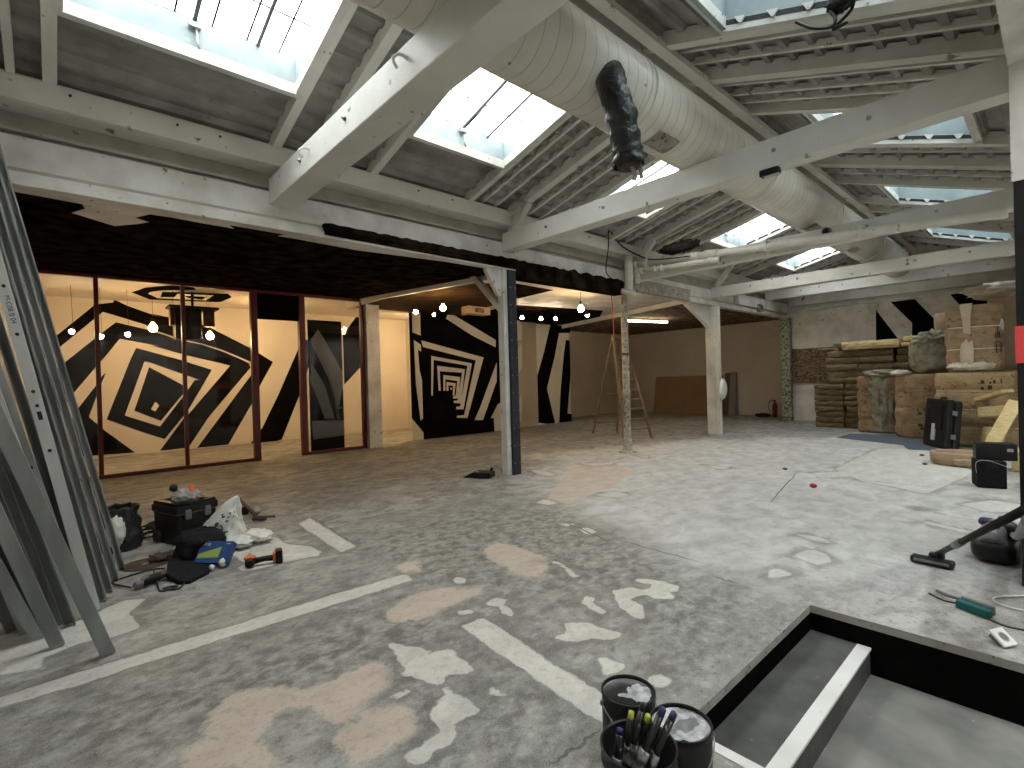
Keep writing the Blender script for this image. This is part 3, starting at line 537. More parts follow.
poly = [(-6.6, FRONT)] + [(min(x, -6.5), y) for x, y in BLK_EDGE] + [(-6.5, 4.6), (-6.5, 5.85), (-12.1, 5.85), (-12.1, FRONT)]
g.prism(poly, lambda u, v, w: (u, v, ca(u) - w), .004, 1)
st('ceiling_aisle', g, [WHITE, CEILBLACK], 'black painted aisle ceiling in front of the glass partition', 'ceiling')
g = G(); g.b2((-12.9, 5.85, 3.65), (-6.45, 14.8, 3.95)); g.b2((-14.2, 14.75, 3.65), (-6.3, 20.6, 3.95))
for poly, mi in [([(-12.5, 5.92), (-8.2, 5.92), (-8.0, 7.0), (-9.0, 8.5), (-12.5, 9.3)], 1), ([(-7.7, 6.9), (-7.8, 8.5), (-9.1, 8.6), (-8.4, 7.1)], 2), ([(-9.9, 9.25), (-9.3, 12.3), (-10.8, 14.0), (-12.75, 14.0), (-12.75, 9.4)], 2),
   ([(-14.0, 14.75), (-11.9, 14.1), (-8.4, 12.75), (-6.5, 12.2), (-6.5, 20.4), (-14.0, 20.4)], 3)]:
    g.prism(poly, lambda u, v, w: (u, v, 3.65 - w), .004, mi)
st('ceiling_bay', g, [WHITE, WOODDARK, CEILBLACK, OSBCEIL], 'patchy white and brown ceiling over the rear aisle bays', 'ceiling')
g = G(); g.b2((-17, -.6, 3.9), (-12.05, 9.6, 4.05))
HEX = [([(-14.512,1.429),(-13.703,1.596),(-13.182,1.923),(-12.901,2.337),(-13.401,2.515),(-13.859,1.92),(-14.252,1.747),(-14.514,1.737),(-15.116,2.008),(-14.827,3.199),(-14.981,3.352),(-15.428,1.887)], 1), ([(-14.07,1.961),(-13.556,3.206),(-14.03,3.398),(-14.928,3.356),(-14.836,2.994),(-13.914,2.991),(-14.174,2.27),(-14.7,2.298),(-14.875,2.03)], 1), ([(-14.387,2.437),(-14.314,2.891),(-14.778,2.896),(-14.689,2.597)], 1)]
for poly, mi in HEX: g.prism(poly, lambda u, v, w: (u, v, 3.9 - w), .004, mi)
st('ceiling_room', g, [WHITE2, BLACK], 'cream ceiling with black hexagon ring inside the glazed room', 'ceiling')
g = G(); g.bar((-12.0, 5.87, 3.76), (-6.5, 5.87, 3.46), .08, .1); st('trim_1', g, BEAM, 'white crosswise trim board where the black ceiling ends', 'trim')
g = G(); g.bar((-12.6, 14.15, 3.58), (-6.5, 12.25, 3.58), .06, .13); st('trim_2', g, BEAM, 'white board edging the brown ceiling near the tube light', 'trim')
g = G(); g.b2((-12.15, 5.92, 0), (-11.85, 6.27, 3.66)); st('pilaster', g, WHITE, 'white pilaster between the glass partition and lit opening', 'pilaster')
g = G(); g.b2((-12.2, 3.4, 3.78), (-12.0, 5.95, 3.95)); g.b2((-12.2, FRONT, 3.78), (-12.0, 3.4, 3.96)); st('trim_3', g, CEILBLACK, 'black header above the glass partition', 'trim')

# ---- glass partition
def pane(y0, y1, z0, z1): return G().b2((-12.056, y0, z0), (-12.046, y1, z1))
gp = thing('window_1', 'dark red framed glass partition in front of the pentagon mural', 'window', (-12.05, 2, 0), 0, None, 'structure')
for y0, y1, z0, z1, tx in [(FRONT, 3.36, 0, .07, 0), (4.36, 5.92, 0, .07, 0), (FRONT, 5.92, 3.72, 3.8, 0), (.62, .69, .07, 3.72, 0), (1.98, 2.05, .07, 3.72, 0), (3.27, 3.4, 0, 3.72, .02), (4.3, 4.44, 0, 3.72, .02), (5.83, 5.92, .07, 3.72, 0)]:
    mk('frame_bar', G().b2((-12.09 - tx, y0, z0), (-12.0 + tx, y1, z1)), RED, gp, bevel=.006)
for y0, y1 in [(FRONT, .62), (.69, 1.98), (2.05, 3.27), (4.44, 5.83)]: mk('glass_pane', pane(y0, y1, .07, 3.72), GLASS, gp)
mk('transom_panel', G().b2((-12.07, 3.4, 3.14), (-12.03, 4.3, 3.72)), BLACK, gp, 'black panel over the open doorway')

# ---- nave roof
def zl(x): return 4.5 + .25 * (x + 6.3)
def zr(x): return 4.3 - .35 * (x + .3)
RX = -3.13
SKY_L = [(.14, 1.97), (3.38, 4.88), (7.1, 8.55), (11.15, 12.7), (15.1, 16.5)]
SKY_R = [(3.4, 4.85), (7.2, 8.5), (11.0, 12.4), (14.8, 16.2)]
LX0, LX1, RX0, RX1 = -5.38, -3.95, -2.13, -.7
g = G()
def strip(xa, xb, y0, y1, zf):
    P = []; x = xa; per, k0 = .25, math.floor(xa / .25)
    knots = [(0, .0), (.07, .0), (.10, -.065), (.16, -.065), (.19, .0)]
    xs = sorted({xa, xb} | {k * per + o for k in range(k0 - 1, int(xb / per) + 2) for o, _ in knots if xa < k * per + o < xb})
    def off(x):
        t = (x - .25 * math.floor(x / .25 + 1e-9))
        return 0 if t <= .0701 or t >= .1899 else (-.065 if .0999 <= t <= .1601 else (-.065 * (t - .07) / .03 if t < .1 else -.065 * (.19 - t) / .03))
    vs = []
    for x in xs: vs += [(x, y0, zf(x) + .13 + off(x)), (x, y1, zf(x) + .13 + off(x))]
    g.add(vs, [(2 * i, 2 * i + 1, 2 * i + 3, 2 * i + 2) for i in range(len(xs) - 1)])
def side(xa, xb, zf, skies, s0, s1):
    ys = [FRONT - .1]
    for a, b in skies: ys += [a, b]
    ys.append(18.75)
    for i in range(len(ys) - 1):
        if i % 2 == 0: strip(xa, xb, ys[i], ys[i + 1], zf)
        else: strip(xa, s0, ys[i], ys[i + 1], zf); strip(s1, xb, ys[i], ys[i + 1], zf)
side(-6.65, RX, zl, SKY_L, LX0, LX1); side(RX, -.1, zr, SKY_R, RX0, RX1)
roof = st('ceiling', g, ROOF, 'dirty white ribbed roof sheeting of the nave', 'ceiling', origin=(0, 0, 0))
RAF_L = [(-.2, .06), (.06, .1), (2.05, .1), (2.5, .11), (3.3, .1), (4.96, .09), (5.9, .13), (7.02, .09), (8.63, .09), (9.65, .13), (11.07, .09), (12.78, .09), (13.45, .13), (15.0, .09), (16.6, .09), (17.3, .13)]
for y, w in RAF_L: mk('rafter', G().bar((-6.45, y, zl(-6.45) + .03), (RX, y, zl(RX) + .03), w, .15), BEAM, roof)
for y, w in [(2.1, .12), (3.3, .09), (4.98, .12), (5.95, .14), (7.1, .09), (8.62, .12), (9.65, .14), (10.9, .09), (12.52, .12), (13.45, .14), (14.7, .09), (16.32, .12), (17.3, .14)]:
    mk('rafter', G().bar((RX, y, zr(RX) + .03), (-.25, y, zr(-.25) + .03), w, .15), BEAM, roof)
for y in (5.27, 5.55, 6.3, 6.62, 8.95, 9.25, 10.05, 10.4, 10.75, 13.1, 13.85, 14.2, 14.6, 16.95, 17.7, 18.1): mk('batten', G().bar((-6.45, y, zl(-6.45) + .075), (RX, y, zl(RX) + .075), .045, .07), BEAM, roof)
for y in (5.3, 5.62, 6.3, 6.62, 6.9, 8.9, 9.2, 10.1, 10.5, 12.8, 13.1, 13.9, 14.3, 16.6, 16.9, 17.8): mk('batten', G().bar((RX, y, zr(RX) + .075), (-.25, y, zr(-.25) + .075), .045, .07), BEAM, roof)
mk('ridge_board', G().b2((RX - .035, FRONT, 5.14), (RX + .035, 18.6, 5.36)), BEAM, roof)
mk('purlin', G().b2((RX + .2, FRONT, 5.1), (RX + .32, 18.6, 5.17)), BEAM, roof)

def skylight(n, label, y0, y1, xa, xb, zf, wired, brackets):
    t = thing('window_%d' % n, label, 'skylight', ((xa + xb) / 2, (y0 + y1) / 2, zf((xa + xb) / 2)), 0, None, 'structure')
    H = .3; z = lambda x, d: zf(x) + d
    def wall(a, b, thick, m, name, lo=-.03, hi=H):
        g = G(); (x1, yy1), (x2, yy2) = a, b; dx, dy = thick
        g.add([(x1, yy1, z(x1, lo)), (x2, yy2, z(x2, lo)), (x2 + dx, yy2 + dy, z(x2, lo)), (x1 + dx, yy1 + dy, z(x1, lo)), (x1, yy1, z(x1, hi)), (x2, yy2, z(x2, hi)), (x2 + dx, yy2 + dy, z(x2, hi)), (x1 + dx, yy1 + dy, z(x1, hi))],
              [(0, 1, 2, 3), (4, 7, 6, 5), (0, 4, 5, 1), (1, 5, 6, 2), (2, 6, 7, 3), (3, 7, 4, 0)]); return mk(name, g, m, t)
    wall((xa, y0), (xb, y0), (0, -.04), UPST, 'kerb'); wall((xa, y1), (xb, y1), (0, .04), UPST, 'kerb'); wall((xa, y0), (xa, y1), (-.04, 0), UPST, 'kerb'); wall((xb, y0), (xb, y1), (.04, 0), UPST, 'kerb')
    for a, b, th in (((xa - .07, y0 - .07), (xb + .07, y0 - .07), (0, .075)), ((xa - .07, y1 - .005), (xb + .07, y1 - .005), (0, .075)), ((xa - .07, y0), (xa - .07, y1), (.075, 0)), ((xb - .005, y0), (xb - .005, y1), (.075, 0))):
        wall(a, b, th, WHITE, 'frame_bar', -.05, .06)
    g = G(); g.add([(xa - .04, y0 - .04, z(xa, H)), (xb + .04, y0 - .04, z(xb, H)), (xb + .04, y1 + .04, z(xb, H)), (xa - .04, y1 + .04, z(xa, H))], [(0, 1, 2, 3)]); mk('glass_pane', g, SKYGLASS if wired else SKYGLASS2, t)
    if wired:
        ym = y0 + (y1 - y0) * .5
        mk('opening_arm', G().bar((xa + .04, ym, z(xa, H - .03)), (xb, ym, z(xb, H - .03)), .035, .03), GREYPL, t)
        g = G(); g.tube([(xa + .03, ym + .01, z(xa, H - .05)), (xa + .04, ym + .02, z(xa, .08)), (xa + .05, ym + .03, z(xa, .02))], .012, 8); g.b2((xa + .01, ym - .05, z(xa, H - .1)), (xa + .06, ym + .05, z(xa, H - .05))); mk('hinge_stay', g, GALV, t)
        mk('glazing_bar', G().bar((xa, y0 + (y1 - y0) * .8, z(xa, H - .015)), (xb, y0 + (y1 - y0) * .8, z(xb, H - .015)), .03, .02), GREYPL, t)
    if brackets:
        k = 5
        mk('gap_shade_strip', G().bar((xa, y1 - .006, z(xa, .03)), (xb, y1 - .006, z(xb, .03)), .008, .045), BLKRUB, t, 'dark strip standing in for the shaded gap over the frame')  # solid black bar stands for the shade in the gap
        for i in range(k):
            x = xa + (xb - xa) * (i + .5) / k
            g = G(); g.prism([(-.05, .06), (.05, .06), (.012, .0), (-.012, .0)], lambda u, v, w: (x + u, y1 - .012 - w, zf(x + u) + v), .02); mk('bracket', g, WHITE, t)
    return t
NAMES_L = ['near left skylight high over the leaning metal studs', 'wired skylight left of the duct in the second bay', 'left skylight half hidden below the hanging black hose', 'left skylight in the fourth bay above the white pipes', 'farthest left skylight by the rear tie beam']
NAMES_R = ['nearest right skylight beside the dangling cable bundle', 'right skylight cut across by the second tie beam', 'right skylight over the third tie beam', 'farthest right skylight above the bales']
k = 2
for (a, b), l in zip(SKY_L, NAMES_L): skylight(k, l, a, b, LX0, LX1, zl, True, k > 3); k += 1
for (a, b), l in zip(SKY_R, NAMES_R): skylight(k, l, a, b, RX0, RX1, zr, False, True); k += 1

for (a, b_), l in zip(((1.0, 5.6), (8, 12.6)), ('added unseen rooflight over the bay right of the stairwell', 'added unseen rooflight over the bay right of the bales')):  # unseen rooflights added to make up the daylight from the right
    t = thing('window_%d' % k, l, 'skylight', (.92, a, 4.4), 0, None, 'structure'); k += 1
    for p, q in (((.35, a), (.4, b_)), ((1.45, a), (1.5, b_)), ((.4, a), (1.45, a + .05)), ((.4, b_ - .05), (1.45, b_))): mk('kerb', G().b2((*p, 4.4), (*q, 4.55)), UPST, t)
    mk('glass_pane', G().add([(.35, a, 4.55), (1.5, a, 4.55), (1.5, b_, 4.55), (.35, b_, 4.55)], [(0, 1, 2, 3)]), SKYGLASS3, t)
# ---- wall plates, fascia, tie beams, posts
g = G(); g.b2((-6.33, FRONT, 4.24), (-6.27, 18.6, 4.47)); g.b2((-6.62, FRONT, 4.24), (-6.33, 18.6, 4.3)); g.b2((-6.45, FRONT, 4.3), (-6.36, 18.6, 4.52)); pb = st('beam_plate', g, BEAM, 'pale wall plate board running under the left eaves', 'beam', bevel=.006)
for i, y in enumerate((.2, 1.05, 1.45, 4.0, 4.6, 6.6, 7.9, 10.6)): mk('bolt', G().lathe([(.012, 0), (.012, .015)], (-6.27, y, 4.4), 8, M=Matrix.Rotation(R(90), 3, 'Y')), RUSTM, pb)
g = G()
g.add([(-6.6, FRONT, 4.32), (-6.42, FRONT, 3.56), (-6.42, 18.8, 3.56), (-6.6, 18.8, 4.32), (-6.7, FRONT, 4.32), (-6.56, FRONT, 3.56), (-6.56, 18.8, 3.56), (-6.7, 18.8, 4.32)], [(0, 1, 2, 3), (7, 6, 5, 4), (0, 4, 5, 1), (3, 2, 6, 7), (0, 3, 7, 4), (1, 5, 6, 2)], 2)
g.b2((-6.62, FRONT, 4.3), (-6.48, 18.85, 4.75), 2); g.b2((-6.54, FRONT, 3.5), (-6.33, 18.6, 3.58)); g.b2((-6.47, FRONT, 3.58), (-6.37, 18.6, 3.63)); g.b2((-6.54, FRONT, 4.03), (-6.47, 9.2, 4.06), 2)
fb = st('beam_fascia', g, [WHITE, RUSTM, FASC], 'deep white fascia beam over the aisle openings', 'beam')
def jag(y): return 3.69 + .02 * NZ.noise(Vector((y * 9, 0, 0))) + (.05 * NZ.noise(Vector((y * 5, 3, 0))) if y > 5.6 else 0)
g = G(); ys = [2.62 + i * .05 for i in range(131)]
g.prism([(2.62, 3.535)] + [(y, jag(y)) for y in ys] + [(ys[-1], 3.5)], lambda u, v, w: (-6.4 + w, u, v), .075); g.b2((-6.36, 2.62, 3.6), (-6.31, 6.0, 3.625)); g.b2((-6.36, 2.62, 3.535), (-6.305, 6.0, 3.55))
g.b2((-6.5, 5.95, 3.37), (-6.315, 9.0, 3.6))
mk('black_strip', g, CEILBLACK, fb, 'black painted strip along the fascia')
g = G(); g.b2((-6.37, 9.35, 3.5), (-6.29, 11.9, 3.78)); mk('bare_patch', g, PEEL, fb, 'bare grey patch under the pipes')
g = G(); g.b2((-.24, FRONT, 3.8), (0, 18.6, 4.4)); g.b2((-.28, FRONT, 4.12), (-.24, 18.6, 4.4))
for xa, xb, ya, yb in ((0, .35, FRONT, 18.6), (1.5, 2, FRONT, 18.6), (.35, 1.5, FRONT, 1.0), (.35, 1.5, 5.6, 8), (.35, 1.5, 12.6, 18.6)): g.b2((xa, ya, 4.2), (xb, yb, 4.4))
st('beam_right', g, WHITE, 'rough white beam along the right eaves', 'beam')
TB = [(2.0, 2.3, 3.82, 4.13, 'nearest white tie beam crossing over the metal studs'), (5.75, 5.98, 3.82, 4.13, 'second white tie beam landing above the dark riveted post'), (9.52, 9.72, 3.72, 4.0, 'third tie beam with white pipes running along it'),
      (13.35, 13.55, 3.72, 4.0, 'fourth tie beam landing on the white rear post'), (17.05, 17.3, 3.98, 4.26, 'rearmost tie beam in front of the rear wall')]
for i, (y0, y1, z0, z1, l) in enumerate(TB):
    t = st('tie_beam', G().b2((-6.45, y0, z0), (-.1, y1, z1)), BEAM, l, 'beam', bevel=.012)
    for x in (-5.4, -4.3, -2.05, -1.2)[:4 if i else 2]:
        mk('bolt', G().lathe([(.022, 0), (.022, .015), (.012, .02), (.012, .035)], (x, y0, z0 + .17), 8, M=Matrix.Rotation(R(90), 3, 'X')), GALV, t)
    if i == 0:
        for x in (-5.15, -3.25): mk('hook', G().tube(curve([(x, y0, z0 + .2), (x, y0 - .06, z0 + .2), (x - .02, y0 - .1, z0 + .16), (x - .03, y0 - .06, z0 + .11)], 5), .012, 8), WHTPL, t)
    if i > 0: mk('knee_brace', G().bar((-6.33, (y0 + y1) / 2, z1 + .02), (-5.9, (y0 + y1) / 2, zl(-5.9) - .05), .12, .12, (0, 1, 0)), BEAM, t)
# dark riveted steel post and white timber beside it
pt = st('column', G().b2((-6.5, 5.78, 0), (-6.33, 5.95, 3.5)), STEEL, 'dark blue riveted steel post standing at the aisle edge', 'column', bevel=.004)
for i in range(11):
    for y in (5.81, 5.92): mk('rivet', G().lathe([(.014, 0), (.012, .008), (.004, .012)], (-6.33, y, .2 + i * .3), 10, M=Matrix.Rotation(R(90), 3, 'Y')), GALVD, pt)
t = st('column', G().b2((-6.52, 5.68, 0), (-6.37, 5.775, 3.5)), WHITE, 'white timber post strapped to the dark steel post', 'column', bevel=.006)
g = G(); g.prism([(5.68, 3.5), (5.68, 3.05), (5.62, 3.05), (5.36, 3.45), (5.36, 3.5)], lambda u, v, w: (-6.49 + w, u, v), .08); mk('gusset', g, WHITE, t, 'white gusset under the beam')
mk('brace', G().bar((-6.5, 5.74, 2.85), (-7.35, 5.8, 3.6), .1, .1), WHITE, t)
t = st('column', G().b2((-6.62, 13.3, 0), (-6.36, 13.5, 3.5)), WHITE, 'white rear post with a round plate on its side', 'column', bevel=.01)
mk('facing_board', G().b2((-6.36, 13.32, 0), (-6.27, 13.46, 3.5)), BEAM, t)
g = G(); g.prism([(13.3, 3.5), (13.3, 2.9), (13.05, 3.05), (12.1, 3.46), (12.1, 3.5)], lambda u, v, w: (-6.6 + w, u, v), .1); mk('gusset', g, BEAM, t, 'wide white gusset under the beam')
g = G(); g.b2((-6.5, 18.4, 0), (-6.2, 18.62, 3.5)); st('column', g, PEELG, 'mossy peeling post at the rear wall corner', 'column', bevel=.01)
pr_ = st('column', G().b2((-.225, 5.2, 0), (.1, 5.62, 2.95)), BLKPL, 'black painted pillar at the right edge with a red band', 'column', bevel=.004)
mk('red_band', G().b2((-.232, 5.193, 1.63), (.107, 5.627, 1.9)), REDB, pr_, 'red painted band'); mk('capital', G().b2((-.235, 5.19, 2.95), (.11, 5.63, 3.8)), WHITE, pr_, 'white top of the pillar')
for y in (1.6, 9.5, 13.45): st('column', G().b2((.2, y, 0), (.5, y + .3, 4.2)), WHITE, {1.6: 'white column near the pit at the right', 9.5: 'white column right of the speakers', 13.45: 'white column right of the bales'}[y], 'column')
# rear wall fascia and rails
g = G(); g.b2((-6.2, 18.45, 3.86), (1.8, 18.6, 4.3)); g.b2((-6.2, 18.5, 3.7), (1.8, 18.6, 3.76)); g.b2((-6.2, 18.54, 3.8), (1.8, 18.6, 3.83)); st('beam_rear', g, WHITE, 'white board and rails along the top of the rear wall', 'beam')

# ================================================================ THINGS
# ---- ventilation duct and its black hose
d = thing('ventilation_duct', 'long white spiral ventilation duct lying across the tie beams', 'duct', (-3.0, 8, 4.13))
def ring(y0, y1, r, m=None): return G().lathe([(r, 0), (r, y1 - y0)], (-3.0, y1, 4.5), 40, M=Matrix.Rotation(R(90), 3, 'X'))
mk('duct_tube', G().lathe([(.37, 0), (.37, 17.3)], (-3.0, 17.0, 4.5), 48, M=Matrix.Rotation(R(90), 3, 'X')), DUCT, d)
for y in (1.2, 4.35, 7.45, 10.6, 13.7, 16.2): mk('joint_band', ring(y, y + .1, .378), DUCT, d)
def onduct(a, y, r=.376): return Vector((-3.0 + r * math.cos(a), y, 4.5 + r * math.sin(a)))
for y0, y1, a0, a1 in ((4.75, 5.15, -92, -58), (9.75, 10.15, -95, -62), (12.3, 12.6, -92, -62)):
    g = G(); g.sheet(lambda u, v: onduct(R(a0 + (a1 - a0) * u), y0 + (y1 - y0) * v, .381), 8, 2); mk('patch_plate', g, PEEL, d, 'dull bare plate on the duct side', solid=.006)
hp = curve([(-2.8,3.858,4.486), (-2.62,3.689,4.122), (-2.57,3.739,3.857), (-2.57,3.804,3.632), (-2.57,3.82,3.477)], 8)
hp = [Vector(p) for p in hp]
h = thing('flexible_hose', 'black plastic wrapped flexible hose hanging from the duct', 'hose', hp[-1])
n = 26; vs = []; K = len(hp)
g = G()
for i, p in enumerate(hp):
    t = i / (K - 1); r = .128 + .006 * math.sin(i * 1.3) + (.0 if t < .85 else .012) - (.06 * max(0, .12 - t) / .12)
    dd = (hp[min(i + 1, K - 1)] - hp[max(i - 1, 0)]).normalized(); a = dd.cross(Vector((0, 1, 0))).normalized(); b = dd.cross(a)
    for j in range(n):
        th = 2 * math.pi * j / n; rr = r * (1 + .12 * NZ.noise(Vector((math.cos(th) * 1.3, math.sin(th) * 1.3, i * .3))) + .09 * NZ.noise(Vector((math.cos(th) * 3 + i * .5, math.sin(th) * 3, i * .45))))
        vs.append(p + (a * math.cos(th) + b * math.sin(th)) * rr)
g.add(vs, [(i * n + j, i * n + (j + 1) % n, (i + 1) * n + (j + 1) % n, (i + 1) * n + j) for i in range(K - 1) for j in range(n)], 0, True)
mk('wrapped_hose', g, BLKBAG, h)
e = hp[-1]
g = G(); g.tube([e + Vector((0, 0, .03)), e + Vector((0, 0, -.02))], [.10, .095], 18); mk('cut_end', g, RUSTM, h, 'rusty cut end')
g = G(); g.tube(curve([e + Vector((.03, .0, .0)), e + Vector((.05, .02, -.09)), e + Vector((.035, .03, -.13))], 5), .02, 8); g.tube([e + Vector((.08, .06, .03)), e + Vector((.09, .06, -.12))], .018, 8); mk('torn_strip', g, DUSTG, h, 'pale torn strip')
e0 = hp[2]; g = G(); g.lathe([(.13, 0), (.122, .04)], hp[3], 20); mk('tie_band', g, BLKBAG, h)

# ---- pipes at the third tie beam
px = -6.32; pz = lambda p: Vector(p)
A_ = Vector((-6.548,9.38,4.037)); B_ = Vector((-0.46,9.38,3.654)); A_.x = -6.3
u = thing('waste_pipe', 'thick white pipe running level under the third tie beam', 'pipe', A_)
mk('pipe_run', G().tube([A_, B_], .075, 16), PIPEW, u)
def along(p, q, t): return p + (q - p) * t
for t0, t1 in ((0, .03), (.215, .265), (.285, .33)): mk('coupling', G().tube([along(A_, B_, t0), along(A_, B_, t1)], .093, 16), PIPEW, u)
for t0 in (.07, .48, .72): mk('pipe_clip', G().b2(along(A_, B_, t0) + Vector((-.02, -.09, -.09)), along(A_, B_, t0) + Vector((.02, .12, .1))), PIPEW, u)
A2 = Vector((-6.088,9.3,3.878)); B2 = Vector((-4.332,9.36,3.786))
v = thing('drain_pipe', 'thinner white pipe just below the thick level pipe', 'pipe', A2)
mk('pipe_run', G().tube([A2, B2], .05, 14), PIPEW, v)
for t0, t1 in ((0, .07), (.2, .26), (.3, .33), (.88, 1)): mk('coupling', G().tube([along(A2, B2, t0), along(A2, B2, t1)], .064, 14), PIPEW, v)
mk('elbow', G().tube(curve([A2, A2 + Vector((-.06, .03, -.03)), A2 + Vector((-.08, .1, -.1)), A2 + Vector((-.08, .1, -.24))], 5), .055, 12), PIPEW, v)
pb = (-6.38, 9.18)
w = thing('downpipe', 'mottled peeling cast iron downpipe standing by the wooden ladder', 'pipe', (*pb, 0))
mk('shaft', G().tube([(*pb, 0), (*pb, .1), (*pb, .4), (*pb, 1.2), (*pb, 1.22), (*pb, 1.34), (*pb, 1.36), (*pb, 3.49)], [.125, .105, .082, .076, .095, .095, .076, .072], 18), RUSTPIPE, w)
mk('foot_plaster', G().lathe([(.22, 0), (.17, .02), (.12, .05), (.1, .12)], (*pb, 0), 18, fn=lambda a, z: 1 + .25 * NZ.noise(Vector((math.cos(a) * 2, math.sin(a) * 2, 4)))), RUSTPIPE, w)
mk('upper_pipe', G().tube([(-6.21, 9.14, 3.45), (-6.21, 9.14, 4.2)], .085, 18), PIPEW, w, 'white upper length of the pipe'); mk('collar', G().tube([(-6.27, 9.16, 3.43), (-6.24, 9.15, 3.49)], [.19, .15], 18), PIPEW, w); mk('strap', G().tube([(*pb, 2.1), (*pb, 2.14)], .085, 18), RUSTM, w)

# ---- ladder
def V_(p): return Vector(p)
top = V_((-8.599,11.7,2.773)); TZ = top.z
fa, fb_ = V_((*(-7.686,10.92), 0)), V_((*(-7.353,11.681), 0)); ra, rb = V_((*(-9.348,11.719), 0)), V_((*(-8.927,12.317), 0))
fd = (fb_ - fa).normalized(); rd = (rb - ra).normalized(); mid = (fa + fb_ + ra + rb) / 4; mid.z = TZ
ta, tb = mid - fd * .15, mid + fd * .15
l = thing('step_ladder', 'tall wooden folding ladder standing behind the mottled downpipe', 'ladder', (mid.x, mid.y, 0))
for a, b in ((fa, ta), (fb_, tb)): mk('front_rail', G().bar(a, b, .085, .05, fd), WOODL, l)
for a, b in ((ra, ta + (ra - fa) * .02), (rb, tb + (ra - fa) * .02)): mk('rear_leg', G().bar(a, b, .045, .035, fd), WOODL, l)
for i in range(10):
    t = .09 + i * .095; mk('rung', G().bar(fa.lerp(ta, t), fb_.lerp(tb, t), .04, .035), WOODL, l)
for i in range(3):
    t = .12 + i * .3; mk('rear_rung', G().bar(ra.lerp(ta, t), rb.lerp(tb, t), .03, .025), WOODL, l)
mk('top_bar', G().bar(ta - fd * .04, tb + fd * .04, .08, .05), WOODL, l); mk('hinge_pin', G().tube([ta - fd * .06, tb + fd * .06], .015, 8), RUSTM, l)

# ---- hanging cables by the downpipe
c1 = [(-6.25,8.667,5.379), (-6.24,8.535,5.018), (-6.24,8.488,4.334), (-6.22,8.355,3.802), (-6.22,8.483,3.675)]
g = G(); g.tube(curve(c1, 8), .012, 6); mk('hanging_cable', g, CABLE, None, 'black cable dropping from the third bay eaves to the pipe', 'cable')
g = G(); g.tube(curve([(-6.2,8.53,4.598), (-6.2,8.902,4.371), (-6.2,9.563,4.259), (-5.612,9.2,4.015), (-4.874,9.25,3.945)], 8), .014, 6); mk('looping_cable', g, CABLE, None, 'black cable looping onto the top of the white pipe', 'cable')
g = G(); g.tube(curve([(-6.62,9.049,3.441), (-6.65,9.142,2.994), (-6.7,9.227,2.54)], 6), .013, 6); mk('red_rope', g, CABLER, None, 'red rope hanging beside the top of the wooden ladder', 'rope')
q = Vector((-5.189,9.45,4.22)); mk('dark_cloth', G().blob(q, (.42, .14, .11), .35, 4, 3), DARKDUST, None, 'dusty black cloth bundle lying on the white pipe', 'cloth')
g = G(); o = Vector((-1.068,4.3,4.27))
tp = o + Vector((.05, -.1, .16))
g.tube(curve([(-1.348,4.3,4.306), (-1.234,4.28,4.19), (-1.105,4.26,4.119), (-1.081,4.27,4.176), (-1.132,4.3,4.298), o + Vector((0, 0, .1)), tp], 7), [.012] * 43, 8)
g.tube(curve([(-1.113,4.34,4.152), (-1.055,4.34,4.179), (-0.989,4.33,4.225), (-0.981,4.33,4.321), tp], 7), .012, 8); g.tube(curve([(-1.117,4.33,4.142), (-1.066,4.33,4.137), (-1.016,4.33,4.139)], 4), [.015, .02, .022, .018, .014, .012, .012, .01, .008], 8)
ct = thing('cable_bundle', 'black cable ends dangling beside the nearest right skylight', 'cable', tp)
mk('cable_loops', g, CABLE, ct); mk('wound_bundle', G().blob(Vector((-1.043,4.3,4.299)), (.1, .05, .08), .3, 4, 2), BLKRUB, ct); mk('ceiling_tie', G().tube([tp, tp + Vector((.02, -.75, .1))], .012, 6), CABLE, ct)

# ---- boxes on beams
p = Vector((-2.111,5.804,3.79)); t = thing('emergency_light', 'small grey emergency light under the second tie beam', 'light', p)
mk('case', G().box(p + Vector((0, 0, -.005)), (.2, .1, .07)), BLKPL, t, bevel=.015); mk('lens', G().box(p + Vector((.02, 0, -.042)), (.15, .07, .02)), LTGREY, t, bevel=.006)
p = Vector((-2.576,9.44,3.903)); t = thing('junction_box', 'round grey junction box on the third tie beam', 'box', p)
mk('case', G().lathe([(.07, 0), (.07, .05), (.06, .06)], p, 16, M=Matrix.Rotation(R(90), 3, 'X')), GREYPL, t); mk('lid', G().lathe([(.045, .06), (.045, .068)], p, 16, M=Matrix.Rotation(R(90), 3, 'X')), BLKPL, t)
p = Vector((-6.27,16.169,3.646)); t = thing('switch_box', 'dusty grey switch box at the head of the white rear post', 'box', p); mk('case', G().box(p, (.1, .26, .22)), PEEL, t, bevel=.01); mk('cover', G().box(p + Vector((.055, 0, 0)), (.012, .18, .15)), RUSTM, t)
g = G(); o = Vector((-5.846,18.4,4.362))
for k in range(7): g.tube(curve([o + Vector((-.55 + .1 * k, 0, .25 - .1 * k)), o + Vector((-.4 + .12 * k, -.05 * (k % 3), .1 * NZ.noise(Vector((k, 1, 2))))), o + Vector((-.3 + .2 * k, -.02 * k, .05 + .18 * NZ.noise(Vector((k, 5, 2)))))], 6), .018, 6)
mk('cable_tangle', g, CABLE, None, 'dark tangle of old cables at the top corner of the rear wall', 'cable')
g = G(); p = Vector((-4.007,18.56,3.792)); g.box(p, (.05, .04, .62)); g.box(p + Vector((.22, 0, 0)), (.05, .04, .62)); mk('wall_bracket', g, WHITE, None, 'white bracket with two brown edged uprights on the rear wall', 'bracket')

